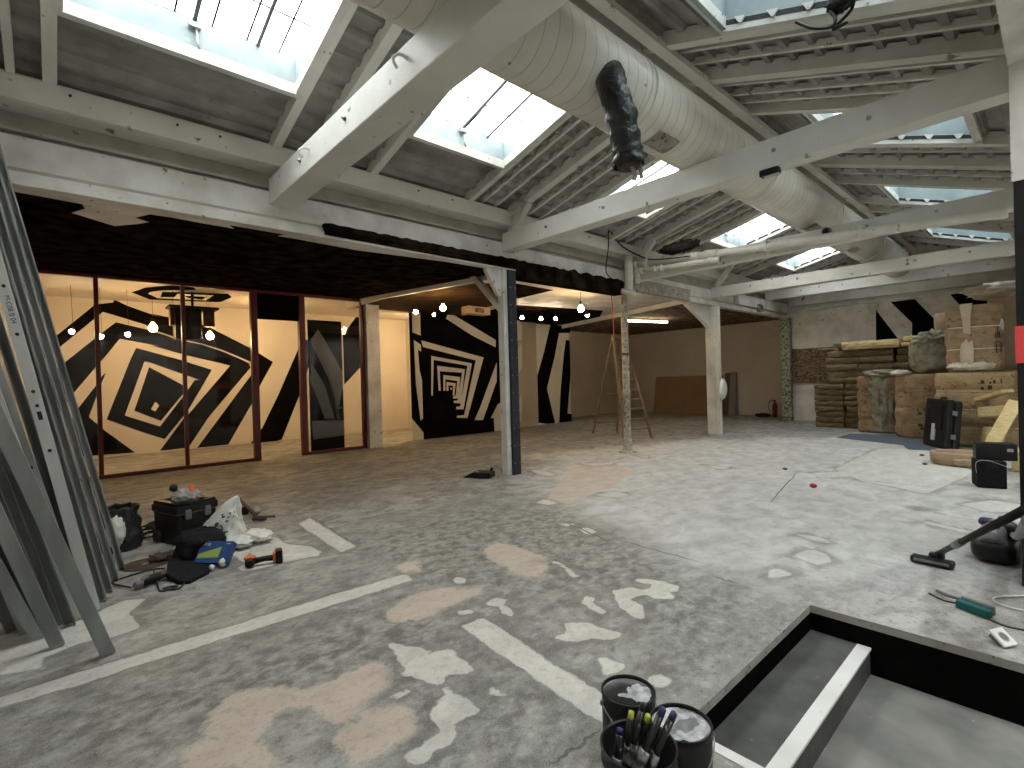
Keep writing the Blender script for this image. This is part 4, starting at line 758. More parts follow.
# ---- round plate on the post
p = Vector((-6.15,13.272,1.237)); t = thing('round_plate', 'white round plate hung edge on at the rear post', 'plate', p)
Mx = Matrix.Rotation(R(99), 3, 'Z') @ Matrix.Rotation(R(90), 3, 'X')
mk('disc', G().lathe([(.02, .05), (.21, .05), (.27, .02), (.29, -.02), (.27, -.03), (.05, -.02)], p, 28, M=Mx), WHTPL, t); mk('clip', G().box(p + Vector((-.06, 0, 0)), (.08, .06, .12)), GREYPL, t)

# ---- lamps
def light(name, p, e, c, r=.05):
    L = bpy.data.lights.new(name, 'POINT'); L.energy = e * LS; L.color = c; L.shadow_soft_size = r
    o = bpy.data.objects.new(name, L); COL.objects.link(o); o.location = p; return o
WARM = (1, .68, .36); NEUT = (1, .78, .52)
LS = .2
def bulb(p, label, zc, e=40, r=.05, col=WARM, m=BULBW, group=None, cord=True, off=.09):
    p = Vector(p); t = thing('hanging_bulb', label, 'lamp', p, 0, group)
    mk('glass_bulb', G().lathe([(.001, -r), (r * .7, -r * .75), (r, 0), (r * .8, r * .6), (r * .4, r * 1.1), (r * .35, r * 1.4)], p, 16), m, t)
    mk('socket', G().lathe([(r * .4, r * 1.3), (r * .45, r * 2.4)], p, 12), BLKPL, t)
    if cord: mk('flex', G().tube([p + Vector((0, 0, r * 2.3)), Vector((p.x, p.y, zc))], .0045, 5), CABLE, t)
    light('bulb_light', p + Vector((0, 0, -off)), e, col, .06); return t
def spot(p, label, zc, aim=(0, 0, -1), e=15, col=NEUT, group=None):
    p = Vector(p); t = thing('spot_lamp', label, 'lamp', p, 0, group); a = Vector(aim).normalized(); Q = a.to_track_quat('Z', 'Y').to_matrix()
    mk('shade', G().lathe([(.028, -.1), (.035, -.05), (.05, .0), (.052, .02)], p, 16, M=Q, cap=False), BLKPL, t, solid=.004)
    mk('glass_bulb', G().blob(p + a * .03, (.05, .05, .05), 0, 1, 0, 14, 8), BULBC, t)
    mk('stem', G().tube([p - a * .08, p - a * .1 + Vector((0, 0, .03)), Vector((p.x, p.y, zc))], .004, 5), BLKPL, t)
    if e: light('spot_light', p + a * .08, e, col, .04)
bulb((-7.55,9.145,3.237), 'bare warm bulb hanging from the white ceiling by the ladder', 3.65, 70, .075)
spot((-10.136,9.716,3.38), 'small spot lamp just right of the dark riveted post', 3.65, (.45, -.5, -.7), 22); spot((-10.018,10.351,3.38), 'small spot lamp over the beige recess', 3.65, (.45, -.5, -.7), 22); spot((-9.802,10.725,3.38), 'small spot lamp above the striped wall stub', 3.65, (.45, -.5, -.7), 22)
spot((-8.651,10.725,3.36), 'tiny spot lamp just below the bare warm bulb', 3.65, (0, .2, -1), 6)
bulb((-9.444,6.586,3.3), 'bare warm bulb over the black spiral mural', 3.65, 45, .07); spot((-10.162,6.324,3.3), 'clip spot lamp over the edge of the spiral mural', 3.65, (.45, -.5, -.7), 30); bulb((-10.157,6.817,3.24), 'tiny bulb on a wire between two lamps at the spiral mural', 3.65, 8, .035)
GR = 'lamps strung inside the glazed room'
bulb((-14,1.751,3.041), 'bright bare bulb left of the dark hanging rig behind glass', 3.9, 150, .09, group=GR); bulb((-14,2.887,2.904), 'bright bare bulb right of the dark hanging rig behind glass', 3.9, 150, .085, group=GR)
for q_, la in (((72, 331), 'leftmost clip lamp behind the glass by the studs'), ((101, 336), 'clip lamp behind the first red mullion'), ((128, 334), 'weak clip lamp on the top black band of the pentagon'), ((173, 314), 'left spot lamp on the dark hanging rig'), ((207, 314), 'right spot lamp on the dark hanging rig')):
    spot({(72, 331): (-14.2,0.36,2.926), (101, 336): (-14.2,0.836,2.839), (128, 334): (-14.2,1.31,2.903), (173, 314): (-13.8,2.113,3.374), (207, 314): (-13.8,2.797,3.422)}[q_], la, 3.9, (.8, -.2, -.5), 14 if q_[0] != 128 else 3, group=GR)
light('unseen_bulb_light', (-14.2, 4.4, 3.4), 110, WARM, .08); light('unseen_bulb_light', (-13.5, 8.95, 3.1), 300, WARM, .08)
# unseen bulbs added to brighten the room and the opening's end wall
for p, la in (((-14.2, 4.4, 3.5), 'unseen bare bulb in the glazed room behind the black transom'), ((-13.5, 8.95, 3.3), 'unseen bare bulb added behind the spiral mural wall')):
    t = thing('hanging_bulb', la, 'lamp', p); mk('glass_bulb', G().blob(p, (.06, .06, .07), 0, 1, 0, 14, 8), BULBW, t); mk('flex', G().tube([Vector(p) + Vector((0, 0, .06)), (p[0], p[1], 3.9)], .008, 6), CABLE, t)
# dark hanging rig
p0 = Vector((-13.8,2.504,3.201)); t = thing('hanging_rig', 'dark boxy rig hanging from the ceiling of the glazed room', 'fixture', (p0.x, p0.y, p0.z + .3))
mk('top_plate', G().box(p0 + Vector((0, 0, .32)), (.5, 1.0, .05)), BLKPL, t); mk('pole', G().tube([p0 + Vector((0, 0, .3)), (p0.x, p0.y, 3.9)], .03, 10), BLKPL, t)
for dy in (-.25, .02): mk('frame_box', G().b2(p0 + Vector((-.16, dy - .13, -.42)), p0 + Vector((.16, dy + .13, .3))), BLKPL, t, bevel=.01)
for dy in (-.36, .33): mk('side_panel', G().b2(p0 + Vector((-.1, dy - .1, -.1)), p0 + Vector((.1, dy + .1, .3))), RUSTM, t)
# tube light
ta_, tb_ = Vector((*(-9.986,14.574,3.58), 3.58)[:2] + (3.56,)), Vector((*(-9.511,16.275,3.58), 3.58)[:2] + (3.56,))
t = thing('tube_light', 'glowing fluorescent tube on the brown ceiling by the downpipe', 'light', (ta_ + tb_) / 2)
mk('housing', G().bar(ta_ + Vector((0, 0, .05)), tb_ + Vector((0, 0, .05)), .12, .06), WHTPL, t); mk('lamp_tube', G().tube([ta_, tb_], .035, 12), TUBE, t)
for f in (.2, .5, .8): light('tube_light_source', ta_.lerp(tb_, f) + Vector((0, 0, -.08)), 30, (1, .82, .58), .1)

# ---- dark board behind the right pane
q = [(-12.3,4.529,3.211), (-12.3,5.477,3.244), (-12.3,5.457,-0.011), (-12.3,4.626,0.021)]
y0, y1 = q[3][1], q[2][1]; zt = (q[0][2] + q[1][2]) / 2
t = thing('painted_door_leaf', 'black door leaf with grey stripes and a painted reflection behind the right pane', 'door', (-12.32, (y0 + y1) / 2, 0))
g = G(); g.b2((-12.36, y0, 0), (-12.31, y1, zt))
for poly in ([(4.673,2.733),(4.863,2.998),(5.03,2.746),(5.581,1.959),(5.489,1.603),(5.269,0.786),(5.359,0.75),(5.09,1.788),(4.693,2.649)], [(4.669,2.193),(4.996,1.616),(5.209,0.79),(4.972,0.807),(4.665,1.682)], [(4.655,0.772),(5.487,0.723),(5.476,0.355),(4.67,0.316)]): g.prism([(min(max(a, y0), y1), max(b, .02)) for a, b in poly], lambda u, v, w: (-12.31 + w, u, v), .003, 1)  # lowest grey shape paints a curved reflection seen in the pane
mk('leaf', g, [BLACK, GREYSTRIPE_REFL], t); mk('handle', G().tube([(-12.31, y1 - .08, 1.05), (-12.26, y1 - .08, 1.05), (-12.26, y1 - .2, 1.05)], .01, 8), GALV, t)

# ---- leaning sheets at the rear
cz = 1.62
t = thing('cardboard_sheet', 'wide brown sheet leaning on the rear wall of the store bay', 'board', (-11.1, 20.1, 0))
def lean(x0, x1, h, m, d0, th, par, name='sheet'):
    g = G(); g.add([(x0, 20.36 - d0, 0), (x1, 20.36 - d0, 0), (x1, 20.38 - th, h), (x0, 20.38 - th, h), (x0, 20.36 - d0 + th, 0), (x1, 20.36 - d0 + th, 0), (x1, 20.38, h), (x0, 20.38, h)], [(0, 1, 2, 3), (7, 6, 5, 4), (0, 4, 5, 1), (3, 2, 6, 7), (0, 3, 7, 4), (1, 5, 6, 2)]); return mk(name, g, m, par)
xl, xm, xr = (-12.514,20.1,0.033)[0], (-11.048,20.1,0.072)[0], (-9.382,20.1,0.035)[0]
lean(xl, xm, cz, CARD, .35, .03, t, 'half_sheet'); lean(xm + .01, xr, cz, CARD, .34, .03, t, 'half_sheet')
xa_, xb_, xc_ = (-9.319,20.1,0.077)[0], (-9.134,20.1,0.082)[0], (-8.852,20.1,0.09)[0]
o = lean(xa_, xb_, 1.7, BROWNPIPE, .3, .04, None, 'narrow_board'); tag(o, 'narrow dark board leaning between brown sheet and grey board', 'board')
o = lean(xb_ + .02, xc_, 1.72, GREYBRD, .3, .03, None, 'grey_board'); tag(o, 'grey board leaning on the store wall right of the rear post', 'board')

# ---- extinguisher
p = V_((*(-7.263,19.864), 0)); t = thing('fire_extinguisher', 'small dark red fire extinguisher on the store floor by the mossy post', 'extinguisher', p)
mk('cylinder', G().lathe([(.07, 0), (.085, .02), (.085, .42), (.06, .5), (.025, .53), (.025, .57)], p, 18), EXTRED, t); mk('valve', G().box(p + Vector((0, 0, .6)), (.05, .05, .06)), BLKPL, t); mk('lever', G().bar(p + Vector((0, 0, .63)), p + Vector((-.12, 0, .67)), .025, .012), GALVD, t)
mk('hose', G().tube(curve([p + Vector((0, 0, .58)), p + Vector((-.16, -.02, .6)), p + Vector((-.2, -.03, .35)), p + Vector((-.13, -.03, .15))], 6), .013, 8), CABLE, t)
p = V_((*(-7.623,19.686), 0)); mk('floor_cable', G().blob(p + Vector((0, 0, .07)), (.3, .12, .07), .4, 4, 5), CABLE, None, 'dark coil of cable on the floor left of the extinguisher', 'cable')

# ---- strand board on the rear wall
g = G(); g.b2((-6.2, 18.54, 1.27), (-4.6, 18.585, 2.42)); mk('strand_board', g, OSB, None, 'strand board panel fixed low on the white rear wall', 'board')

# ---- insulation slabs
def slab(x0, x1, y0, y1, z0, z1, seed, m=WOOL, name='insulation_slab', label='', group='', face=None):
    g = G(); nx, ny, nz = 14, 6, 3
    def P(i, j, k):
        q = Vector((x0 + (x1 - x0) * i / nx, y0 + (y1 - y0) * j / ny, z0 + (z1 - z0) * k / nz)); e = 0 < k < nz
        nn = Vector((seed * 7.3, seed * 1.7, 0)); d = .022
        if j in (0, ny): q.y += d * 1.8 * NZ.noise(q * 3 + nn) + .03 * NZ.noise(q * 9 + nn) - (0 if not e else .018)
        if i in (0, nx): q.x += d * 1.3 * NZ.noise(q * 3 + nn * 1.3)
        if k == nz: q.z += -.016 + .016 * NZ.noise(q * 4 + nn)
        return q
    idx = {}; V = []
    def I(i, j, k):
        if (i, j, k) not in idx: idx[(i, j, k)] = len(V); V.append(P(i, j, k))
        return idx[(i, j, k)]
    F = []; M_ = []
    for i in range(nx):
        for j in range(ny): F.append((I(i, j, nz), I(i + 1, j, nz), I(i + 1, j + 1, nz), I(i, j + 1, nz))); M_.append(1 if face else 0); F.append((I(i, j, 0), I(i, j + 1, 0), I(i + 1, j + 1, 0), I(i + 1, j, 0))); M_.append(0)
    for k in range(nz):
        for i in range(nx): F.append((I(i, 0, k), I(i + 1, 0, k), I(i + 1, 0, k + 1), I(i, 0, k + 1))); F.append((I(i, ny, k + 1), I(i + 1, ny, k + 1), I(i + 1, ny, k), I(i, ny, k))); M_ += [0, 0]
        for j in range(ny): F.append((I(0, j, k + 1), I(0, j + 1, k + 1), I(0, j + 1, k), I(0, j, k))); F.append((I(nx, j, k), I(nx, j + 1, k), I(nx, j + 1, k + 1), I(nx, j, k + 1))); M_ += [0, 0]
    g.v = [tuple(q) for q in V]; g.f = F; g.m = M_; g.s = [False] * len(F)
    return mk(name, g, [m] + ([face] if face else []), None, label, 'insulation', group, bevel=.0)
cols = [(-4.96, -4.24, 'outermost'), (-4.2, -3.62, 'second'), (-3.58, -2.95, 'third'), (-2.91, -2.28, 'fourth')]
hz = .158; sd = 1
for cx, (xa, xb, cn) in enumerate(cols):
    for k in range(8):
        j = random.uniform(-.03, .03); sd += 1
        slab(xa + j, xb + j * .5, 16.72 + random.uniform(-.03, .03) + .05 * (cx > 1), 18.4, k * hz, (k + 1) * hz - .004, sd, label='brown mineral wool slab, %s from the floor in the %s low stack beside the strand board' % (ORD[k], cn), group='brown insulation slabs in the low stacks')
for cx, (xa, xb, cn) in enumerate([(-4.72, -3.92, 'left'), (-3.88, -3.1, 'middle'), (-3.06, -2.28, 'right')]):
    for k in range(5):
        j = random.uniform(-.05, .05); sd += 1; z0 = 8 * hz + k * .195
        slab(xa + j, xb + j * .5, 16.98 + random.uniform(-.05, .05), 18.4, z0, z0 + .19, sd, label='brown mineral wool slab, %s course of the %s upper pile under the yellow batts' % (ORD[k], cn), group='brown insulation slabs in the upper piles')
ztop = 8 * hz + 5 * .195
slab(-4.3, -2.95, 16.85, 17.9, ztop, ztop + .24, 91, WOOLY, 'insulation_batt', 'yellow insulation batt with pinkish kraft facing on the slab pile', 'yellow batts on the slab pile', FACING)
slab(-2.92, -1.75, 16.9, 17.9, ztop, ztop + .14, 92, WOOLY, 'insulation_batt', 'lower yellow batt on the right end of the slab pile', 'yellow batts on the slab pile')
slab(-2.9, -1.6, 16.95, 17.95, ztop + .145, ztop + .3, 93, WOOLY, 'insulation_batt', 'upper yellow batt on the right end of the slab pile', 'yellow batts on the slab pile')
slab(-5.0, -4.45, 17.1, 17.7, ztop, ztop + .1, 94, WOOL, 'insulation_offcut', 'flat brown offcut on the left end of the slab pile', 'brown offcuts on the slab pile')
slab(-4.62, -4.33, 17.25, 17.6, ztop + .1, ztop + .22, 95, WOOL, 'insulation_offcut', 'small brown offcut perched beside the pinkish batt', 'brown offcuts on the slab pile')

# ---- kraft bales
def bale_profile(r, h, rings, bulge=.012):
    prof = [(.02, 0), (r * .93, 0)]; zs = [h * i / rings for i in range(rings + 1)]
    for i in range(rings):
        a, b = zs[i], zs[i + 1]; prof += [(r * .965, a + .012), (r * (1 + bulge), a + (b - a) * .3), (r * (1 + bulge), a + (b - a) * .7), (r * .965, b - .012)]
    prof += [(r * .9, h), (.02, h + .01)]; return prof
def bale(name, label, c, r, h, rings, m, sq=1.0, seed=1, rz=0, prints=(), strap=None):
    c = Vector(c); t = thing(name, label, 'bale', c, 0, 'kraft wrapped insulation bales')
    def fn(a, z):
        q = 1 + .05 * NZ.noise(Vector((math.cos(a) * 2.2, math.sin(a) * 2.2, z * 2.6 + seed * 5))) + .035 * NZ.noise(Vector((math.cos(a) * 7, math.sin(a) * 7, z * 5 + seed))) + .02 * NZ.noise(Vector((math.cos(a) * 15, math.sin(a) * 15, z * 14 + seed)))
        ca, sa = abs(math.cos(a - rz)), abs(math.sin(a - rz)); return q * (1 / max((ca ** sq + sa ** sq) ** (1 / sq), 1e-3) if sq > 2 else 1)
    P = []
    for (r1, z1), (r2, z2) in zip(bale_profile(r, h, rings), bale_profile(r, h, rings)[1:]):
        P += [(r1, z1)] + ([(r1 + (r2 - r1) * .5, z1 + (z2 - z1) * .5)] if abs(z2 - z1) > .06 else [])
    P.append(bale_profile(r, h, rings)[-1])
    wr = mk('wrapper', G().lathe(P, c, 72, fn=fn, cap=False), m, t)
    for pi_, (a0, z0, wd, hh) in enumerate(prints):           # printed lines of worn lettering on the wrapper
        g = G(); A = R(a0); rr_ = random.Random(seed * 10 + pi_)
        for iz in range(2):
            u0 = -.5
            while u0 < .5:
                w_ = rr_.uniform(.06, .2); z1 = z0 + iz * .55 * hh; h1 = hh * rr_.uniform(.22, .42); sk = rr_.uniform(0, .1) * hh
                if rr_.random() < .8:
                    def f(u, v): a = A + (u0 + w_ * u) * wd / r; z = z1 + sk + v * h1; rr = r * 1.012 * fn(a, z) + .006; return c + Vector((rr * math.cos(a), rr * math.sin(a), z))
                    g.sheet(f, 2, 2)
                u0 += w_ + rr_.uniform(.03, .09)
        mk('print_block', g, INK, wr, 'worn black print')
    for i in range(1, rings):
        z = h * i / rings; g = G(); n_ = 40
        g.tube([c + Vector((r * .975 * fn(2 * math.pi * k / n_, z) * math.cos(2 * math.pi * k / n_), r * .975 * fn(2 * math.pi * k / n_, z) * math.sin(2 * math.pi * k / n_), z)) for k in range(n_ + 1)], .012, 5); mk('band', g, strap or m, t)
    return t
b1 = bale('insulation_bale', 'kraft bale half covered by crumpled clear film next to the low slab stack', (-3.26, 16.2, 0), .47, 1.48, 4, KRAFT, 4, 1, 0)
b2 = bale('insulation_bale', 'kraft bale with dark print standing right of the film covered one', (-2.3, 15.35, 0), .47, 1.5, 4, KRAFT, 3.4, 2, 0, [(-78, .2, .2, .16), (-78, .55, .2, .16), (-110, 1.0, .12, .1)])
b3 = bale('insulation_bale', 'large yellowish bale behind the cut wool pieces', (-1.25, 14.45, 0), .66, 1.52, 4, KRAFTY, 2.4, 3, 0, [(-66, 1.17, .3, .2)], TAPE)
b4 = bale('insulation_bale', 'taped kraft bale on top of the large yellowish one', (-1.25, 14.42, 1.55), .45, 1.36, 3, KRAFT, 2.8, 4, 0, [(-38, .35, .16, .5)], FILMW)
b5 = bale('insulation_bale', 'dull bale in the row behind the taped top bale', (-1.75, 16.25, 1.57), .38, 1.4, 3, KRAFTD, 3, 5)
b6 = bale('insulation_bale', 'bale half hidden at the right edge under the tall dull package', (-.5, 15.65, 0), .5, 1.55, 4, KRAFTY, 3, 6)
bale('insulation_bale', 'plain bale below the dull bale in the back row', (-1.75, 16.25, 0), .39, 1.55, 4, KRAFTD, 3, 8)
g = G(); c = Vector((-1.25, 14.42, 1.55)); A = R(-100)
g.sheet(lambda u, v: c + Vector(((.475 + .02 * math.sin(v * 9)) * math.cos(A + (u - .5) * (.36 + .1 * math.sin(v * 7))), (.475 + .02 * math.sin(v * 9)) * math.sin(A + (u - .5) * (.36 + .1 * math.sin(v * 7))), .05 + 1.34 * v)), 6, 16); mk('tape_strip', g, TAPE, b4, 'pale tape strip', solid=.006)
g = G(); g.blob(c + Vector((-.02, -.4, .1)), (.36, .1, .1), .3, 4, 3); g.blob(c + Vector((.4, -.2, .9)), (.06, .05, .16), .3, 4, 4); mk('film_fold', g, FILMW, b4, 'pale film folds')
t = thing('large_carton', 'tall dull brown package under crumpled plastic at the right edge', 'package', (-.55, 15.65, 1.56))
g = G(); g.blob((-.5, 15.65, 2.47), (.62, .5, .92), .06, 2, 6, 36, 24, pw=.35); mk('wrapper', g, KRAFTD, t)
g = G(); g.blob((-.72, 15.4, 3.3), (.75, .5, .17), .4, 3, 7, 44, 20); mk('plastic_cover', g, FILMW, t, 'crumpled pale plastic over the top')
# crumpled film on bale 1 and plastic bag on bale 2
g = G(); cc = 0
def film(u, v):
    a = R(-150 + 120 * u); z = 1.62 - 1.6 * v; r = .54 + .05 * NZ.noise(Vector((u * 5, v * 5, 2))) + .035 * NZ.noise(Vector((u * 13, v * 13, 7)))
    if v < .2: r *= .72 + 1.4 * v
    sh = .22 * (v - .2) if v > .2 else 0
    w = .5 if v > .3 else .95
    a = R(-74 + 48 * (u - .5) * 2 * (w if v < .3 else .75)) + sh * 1.0
    return Vector((-3.24, 16.2, z)) + Vector((r * math.cos(a) * 1.0, r * math.sin(a) * 1.0, 0)) * .98
g.sheet(film, 24, 30); mk('film_sheet', g, FILM, b1, 'crumpled clear film draped down the front', solid=.006)
g = G(); g.blob((-3.2, 16.15, 1.52), (.5, .48, .12), .35, 4, 11, 36, 18); mk('film_top', g, FILM, b1, 'crumpled clear film over the top')
t = thing('film_bag', 'stuffed cloudy plastic bag standing on the three banded bale', 'bag', (-2.1, 15.4, 1.51))
g = G(); g.blob((-2.1, 15.42, 1.97), (.4, .34, .48), .12, 2.4, 21, 40, 26, pw=.7, flat=-.45); mk('bag_body', g, FILM, t)
g = G(); g.blob((-2.05, 15.35, 2.28), (.38, .31, .22), .4, 4, 22, 36, 20); mk('bag_knot', g, FILM, t)
mk('film_scrap', G().blob((-2.62, 15.0, 1.54), (.2, .16, .07), .3, 4, 9), FILMW, None, 'pale film scrap folded over the front corner of the three banded bale', 'film')
mk('paper_scrap', G().blob(V_((*(-2.733,16.101), .05)), (.16, .08, .05), .5, 5, 12), FILMW, None, 'pale paper scrap on the floor between the two kraft bales', 'scrap')

# ---- yellow cut wool against the big bale
def chunk(p, q, w, h, label, tri=False):
    g = G(); g.bar(p, q, w, h, (0, -1, .2)); o = mk('wool_offcut', g, [WOOLY], None, label, 'insulation', 'yellow wool offcuts by the large bale', bevel=.015)
    return o
ZB = 13.72
chunk((-1.147,13.74,0.966), (-0.711,13.4,1.156), .07, .26, 'uppermost yellow wool offcut slanting across the large bale')
chunk((-1.086,13.66,0.711), (-0.7,13.35,0.779), .2, .24, 'middle yellow wool offcut against the large bale')
chunk((-1.046,13.6,0.222), (-0.835,13.4,0.236), .42, .2, 'lowest block shaped yellow offcut against the large bale')
chunk(V_((*(-0.919,11.866), .1)), (-0.57,12.6,0.987), .2, .1, 'long yellow strip leaning up behind the black boxes')
g = G(); g.b2(V_((*(-0.55,10.826), 0)), V_((*(-0.55,10.826), 0)) + Vector((.5, .45, .32))); mk('wool_offcut', g, WOOLY, None, 'low yellow offcut on the floor right of the black boxes', 'insulation', 'yellow wool offcuts by the large bale', bevel=.02)

# ---- round tray of wool on the floor
p = V_((*(-1.217,11.239), 0)); t = thing('wool_tray', 'shallow round cut of brown wool lying before the black case', 'insulation', p)
g = G(); g.lathe([(.32, 0), (.36, .05), (.37, .19), (.34, .21), (.31, .18), (.3, .06), (.02, .05)], p + Vector((0, 0, 0)), 36, fn=lambda a, z: 1 + .07 * NZ.noise(Vector((math.cos(a) * 2, math.sin(a) * 2, z))), cap=False); mk('rim', g, KRAFTD, t)
mk('scrap', G().blob(p + Vector((-.1, -.12, .1)), (.22, .16, .09), .3, 3, 2), KRAFT, t); mk('scrap', G().blob(p + Vector((.2, -.3, .07)), (.22, .13, .07), .2, 3, 3, pw=.6), KRAFTD, t); mk('scrap', G().blob(p + Vector((-.26, -.08, .12)), (.06, .1, .08), .3, 3, 5), KRAFTY, t)

# ---- black hard case leaning on the bales
a, b = V_((*(-1.947,13.752), 0)), V_((*(-1.511,13.036), 0)); ux = (b - a).normalized(); nrm = Vector((ux.y, -ux.x, 0))
t = thing('hard_case', 'dusty black moulded hard case leaning against the kraft bales', 'case', (a + b) / 2)
Hc = 1.02; back = Vector((.05, .3, 0)); upv = (Vector((0, 0, Hc)) + back).normalized(); W = (b - a).length + .05
fr = Matrix((ux, upv, ux.cross(upv))).transposed(); cen = (a + b) / 2 + upv * (Hc / 2)
def lb(c, d): g = G(); g.box((0, 0, 0), d); g.v = [tuple(cen + fr @ (Vector(v) + Vector(c))) for v in g.v]; return g
fsh = mk('front_shell', lb((0, 0, .06), (W, Hc, .12)), BLKPL, t, bevel=.035); mk('rear_shell', lb((0, 0, -.075), (W * .98, Hc * .98, .13)), BLKPL, t, bevel=.035)
mk('moulding', lb((0, .12, .13), (W * .62, Hc * .5, .03)), BLKFAB, fsh, bevel=.012); mk('ridge', lb((0, -.2, .135), (W * .14, Hc * .34, .04)), LTGREY, t, 'scuffed pale ridge', bevel=.01); mk('ridge', lb((-.16, .3, .135), (W * .2, .08, .04)), BLKPL, t, bevel=.01)
for s in (-.2, .2): mk('latch', lb((W / 2, s * 1.2, 0), (.03, .1, .08)), GREYPL, fsh)
mk('carry_handle', lb((0, Hc / 2 + .03, 0), (.2, .05, .04)), BLKRUB, t, bevel=.012)

# ---- black boxes
a, b = V_((*(-0.799,9.156), 0)), V_((*(-0.515,9.233), 0)); ux = (b - a).normalized(); ny = Vector((-ux.y, ux.x, 0)); Wd = (b - a).length
ang = math.atan2(ux.y, ux.x)
t = thing('speaker_box', 'lower black loudspeaker box standing on the floor', 'speaker', (a + b) / 2 + ny * .17, ang)
mk('cabinet', G().b2((-Wd / 2, -.17, 0), (Wd / 2, .17, .36)), BLKFAB, t, local=True, bevel=.012); mk('grille', G().b2((-Wd / 2 + .02, -.182, .02), (Wd / 2 - .02, -.17, .34)), BLKFAB, t, local=True, bevel=.006)
mk('loose_wire', G().tube(curve([(-Wd / 2 - .01, -.19, .2), (-Wd / 2 - .01, -.19, .34), (-.05, -.2, .375), (Wd / 2, -.2, .3), (Wd / 2 + .14, -.1, .25), (Wd / 2 + .2, -.05, .02)], 6), .004, 6), LTGREY, t, 'thin pale wire', local=True)
t = thing('speaker_box', 'upper black box set back on the lower loudspeaker', 'speaker', (a + b) / 2 + ny * .27 + ux * .07 + Vector((0, 0, .361)), ang - .08)
mk('cabinet', G().b2((-.19, -.14, 0), (.22, .14, .2)), BLKPL, t, local=True, bevel=.01); mk('top_edge', G().b2((-.185, -.135, .2), (.215, .135, .215)), PURPLE if 0 else BLKFAB, t, local=True); mk('socket', G().b2((.12, -.147, .12), (.18, -.14, .16)), LTGREY, t, local=True)

# ---- carpet and small floor scraps near the bales
g = G(); pl_ = [(-3.759,14.15),(-3.722,15.182),(-2.737,15.477),(-2.211,15.184),(-1.989,13.927),(-1.646,12.85),(-2.139,12.755),(-2.335,13.427),(-3.256,13.877)]; g.prism(pl_, lambda u, v, w: (u, v, w + .001), .008); mk('blue_carpet', g, RUG, None, 'blue grey carpet strip on the floor before the bales', 'carpet')
p = V_((*(-2.377,7.827), 0)); mk('bottle_cap', G().blob(p + Vector((0, 0, .025)), (.045, .035, .03), .3, 3, 1), REDP, None, 'small red plastic cap alone on the pale floor', 'cap')
for i, ((x, y), la) in enumerate((((785, 470), 'dark crumb of debris left of the red cap'), ((925, 465), 'dark pebble on the pale floor before the wool tray'), ((922, 456), 'tiny dark crumb on the carpet edge'))):
    p = V_((*{0: (-3.144,8.971), 1: (-1.591,10.818), 2: (-1.794,11.923)}[i], 0)); mk('debris_crumb', G().blob(p + Vector((0, 0, .02)), (.035, .025, .015), .4, 3, i), RUSTM, None, la, 'debris')

# ---- vacuum cleaner
h0, h1 = V_((*(-0.884,5.289), 0)), V_((*(-0.604,5.277), 0)); hu = (h1 - h0).normalized(); hn = Vector((-hu.y, hu.x, 0)); hc = (h0 + h1) / 2; hl = (h1 - h0).length
bc = V_((*(-0.413,5.794), 0)) + Vector((.02, .02, 0))
t = thing('vacuum_cleaner', 'grey and black vacuum cleaner with its wand on the floor by the right pillar', 'vacuum', bc)
fr = Matrix((hu, hn, Vector((0, 0, 1)))).transposed()
def lb(c, d, o=None): g = G(); g.box((0, 0, 0), d); g.v = [tuple((o or hc) + fr @ (Vector(v) + Vector(c))) for v in g.v]; return g
fhd = mk('floor_head', lb((0, 0, .035), (hl, .1, .055)), BLKPL, t, bevel=.018); mk('head_slot', lb((0, -.052, .04), (hl * .8, .008, .02)), GREYPL, fhd); mk('head_neck', lb((.02, .05, .07), (.1, .07, .05)), BLKPL, fhd, bevel=.015)
w0 = hc + Vector((0.03, .05, .09)); w1 = V_((-0.12,3.182,0.97))
mk('wand', G().tube([w0, w0 + (w1 - w0) * .12, w1], [.022, .02, .02], 12), BLKPL, t); mk('wand_joint', G().tube([w0 + (w1 - w0) * .3, w0 + (w1 - w0) * .4], .026, 12), GREYPL, t)
mk('body', G().blob(bc + Vector((0, 0, .1)), (.16, .22, .095), .02, 2, 3, 36, 20, pw=.55), BLKPL, t)
mk('motor_dome', G().blob(bc + Vector((.03, .1, .2)), (.11, .12, .11), .02, 2, 5, 32, 20, pw=.75), BLKPL, t)
mk('dust_cup', G().tube([bc + Vector((-.03, -.17, .15)), bc + Vector((-.03, -.15, .16)), bc + Vector((-.02, .02, .22)), bc + Vector((-.02, .05, .23))], [.07, .085, .09, .08], 22), GREYPL, t, 'grey dust cup'); mk('cup_window', G().tube([bc + Vector((-.035, -.12, .172)), bc + Vector((-.03, -.02, .205))], .0885, 22), LTGREY, t, 'pale translucent cup wall')
mk('dust_cup_lid', G().blob(bc + Vector((-.07, .06, .29)), (.05, .07, .03), .03, 2, 2, 22, 12, pw=.7), PURPLE, t, 'purple lid'); mk('carry_handle', G().tube(curve([bc + Vector((0, -.08, .25)), bc + Vector((.02, .02, .34)), bc + Vector((.04, .14, .31))], 6), .017, 8), BLKPL, t)
for s in (-.11, .12): mk('wheel', G().lathe([(.001, -.02), (.07, -.02), (.075, 0), (.07, .02), (.001, .02)], bc + Vector((s, .06, .075)), 20, M=Matrix.Rotation(R(90), 3, 'Y')), BLKRUB, t)
mk('hose', G().tube(curve([(-0.4,6.637,0.061), (-0.45,6.452,0.036), (-0.5,6.203,-0.018), (-0.55,6,-0.06), (-0.6,5.962,-0.106), (-0.62,6.02,-0.171)], 8), .034, 14), GREYPL, t, 'bent grey hose')
mk('hose', G().tube(curve([bc + Vector((.1, 0, .22)), (-0.22,4.76,0.469), (-0.1,2.938,0.975)], 6), .025, 12), GREYPL, t)

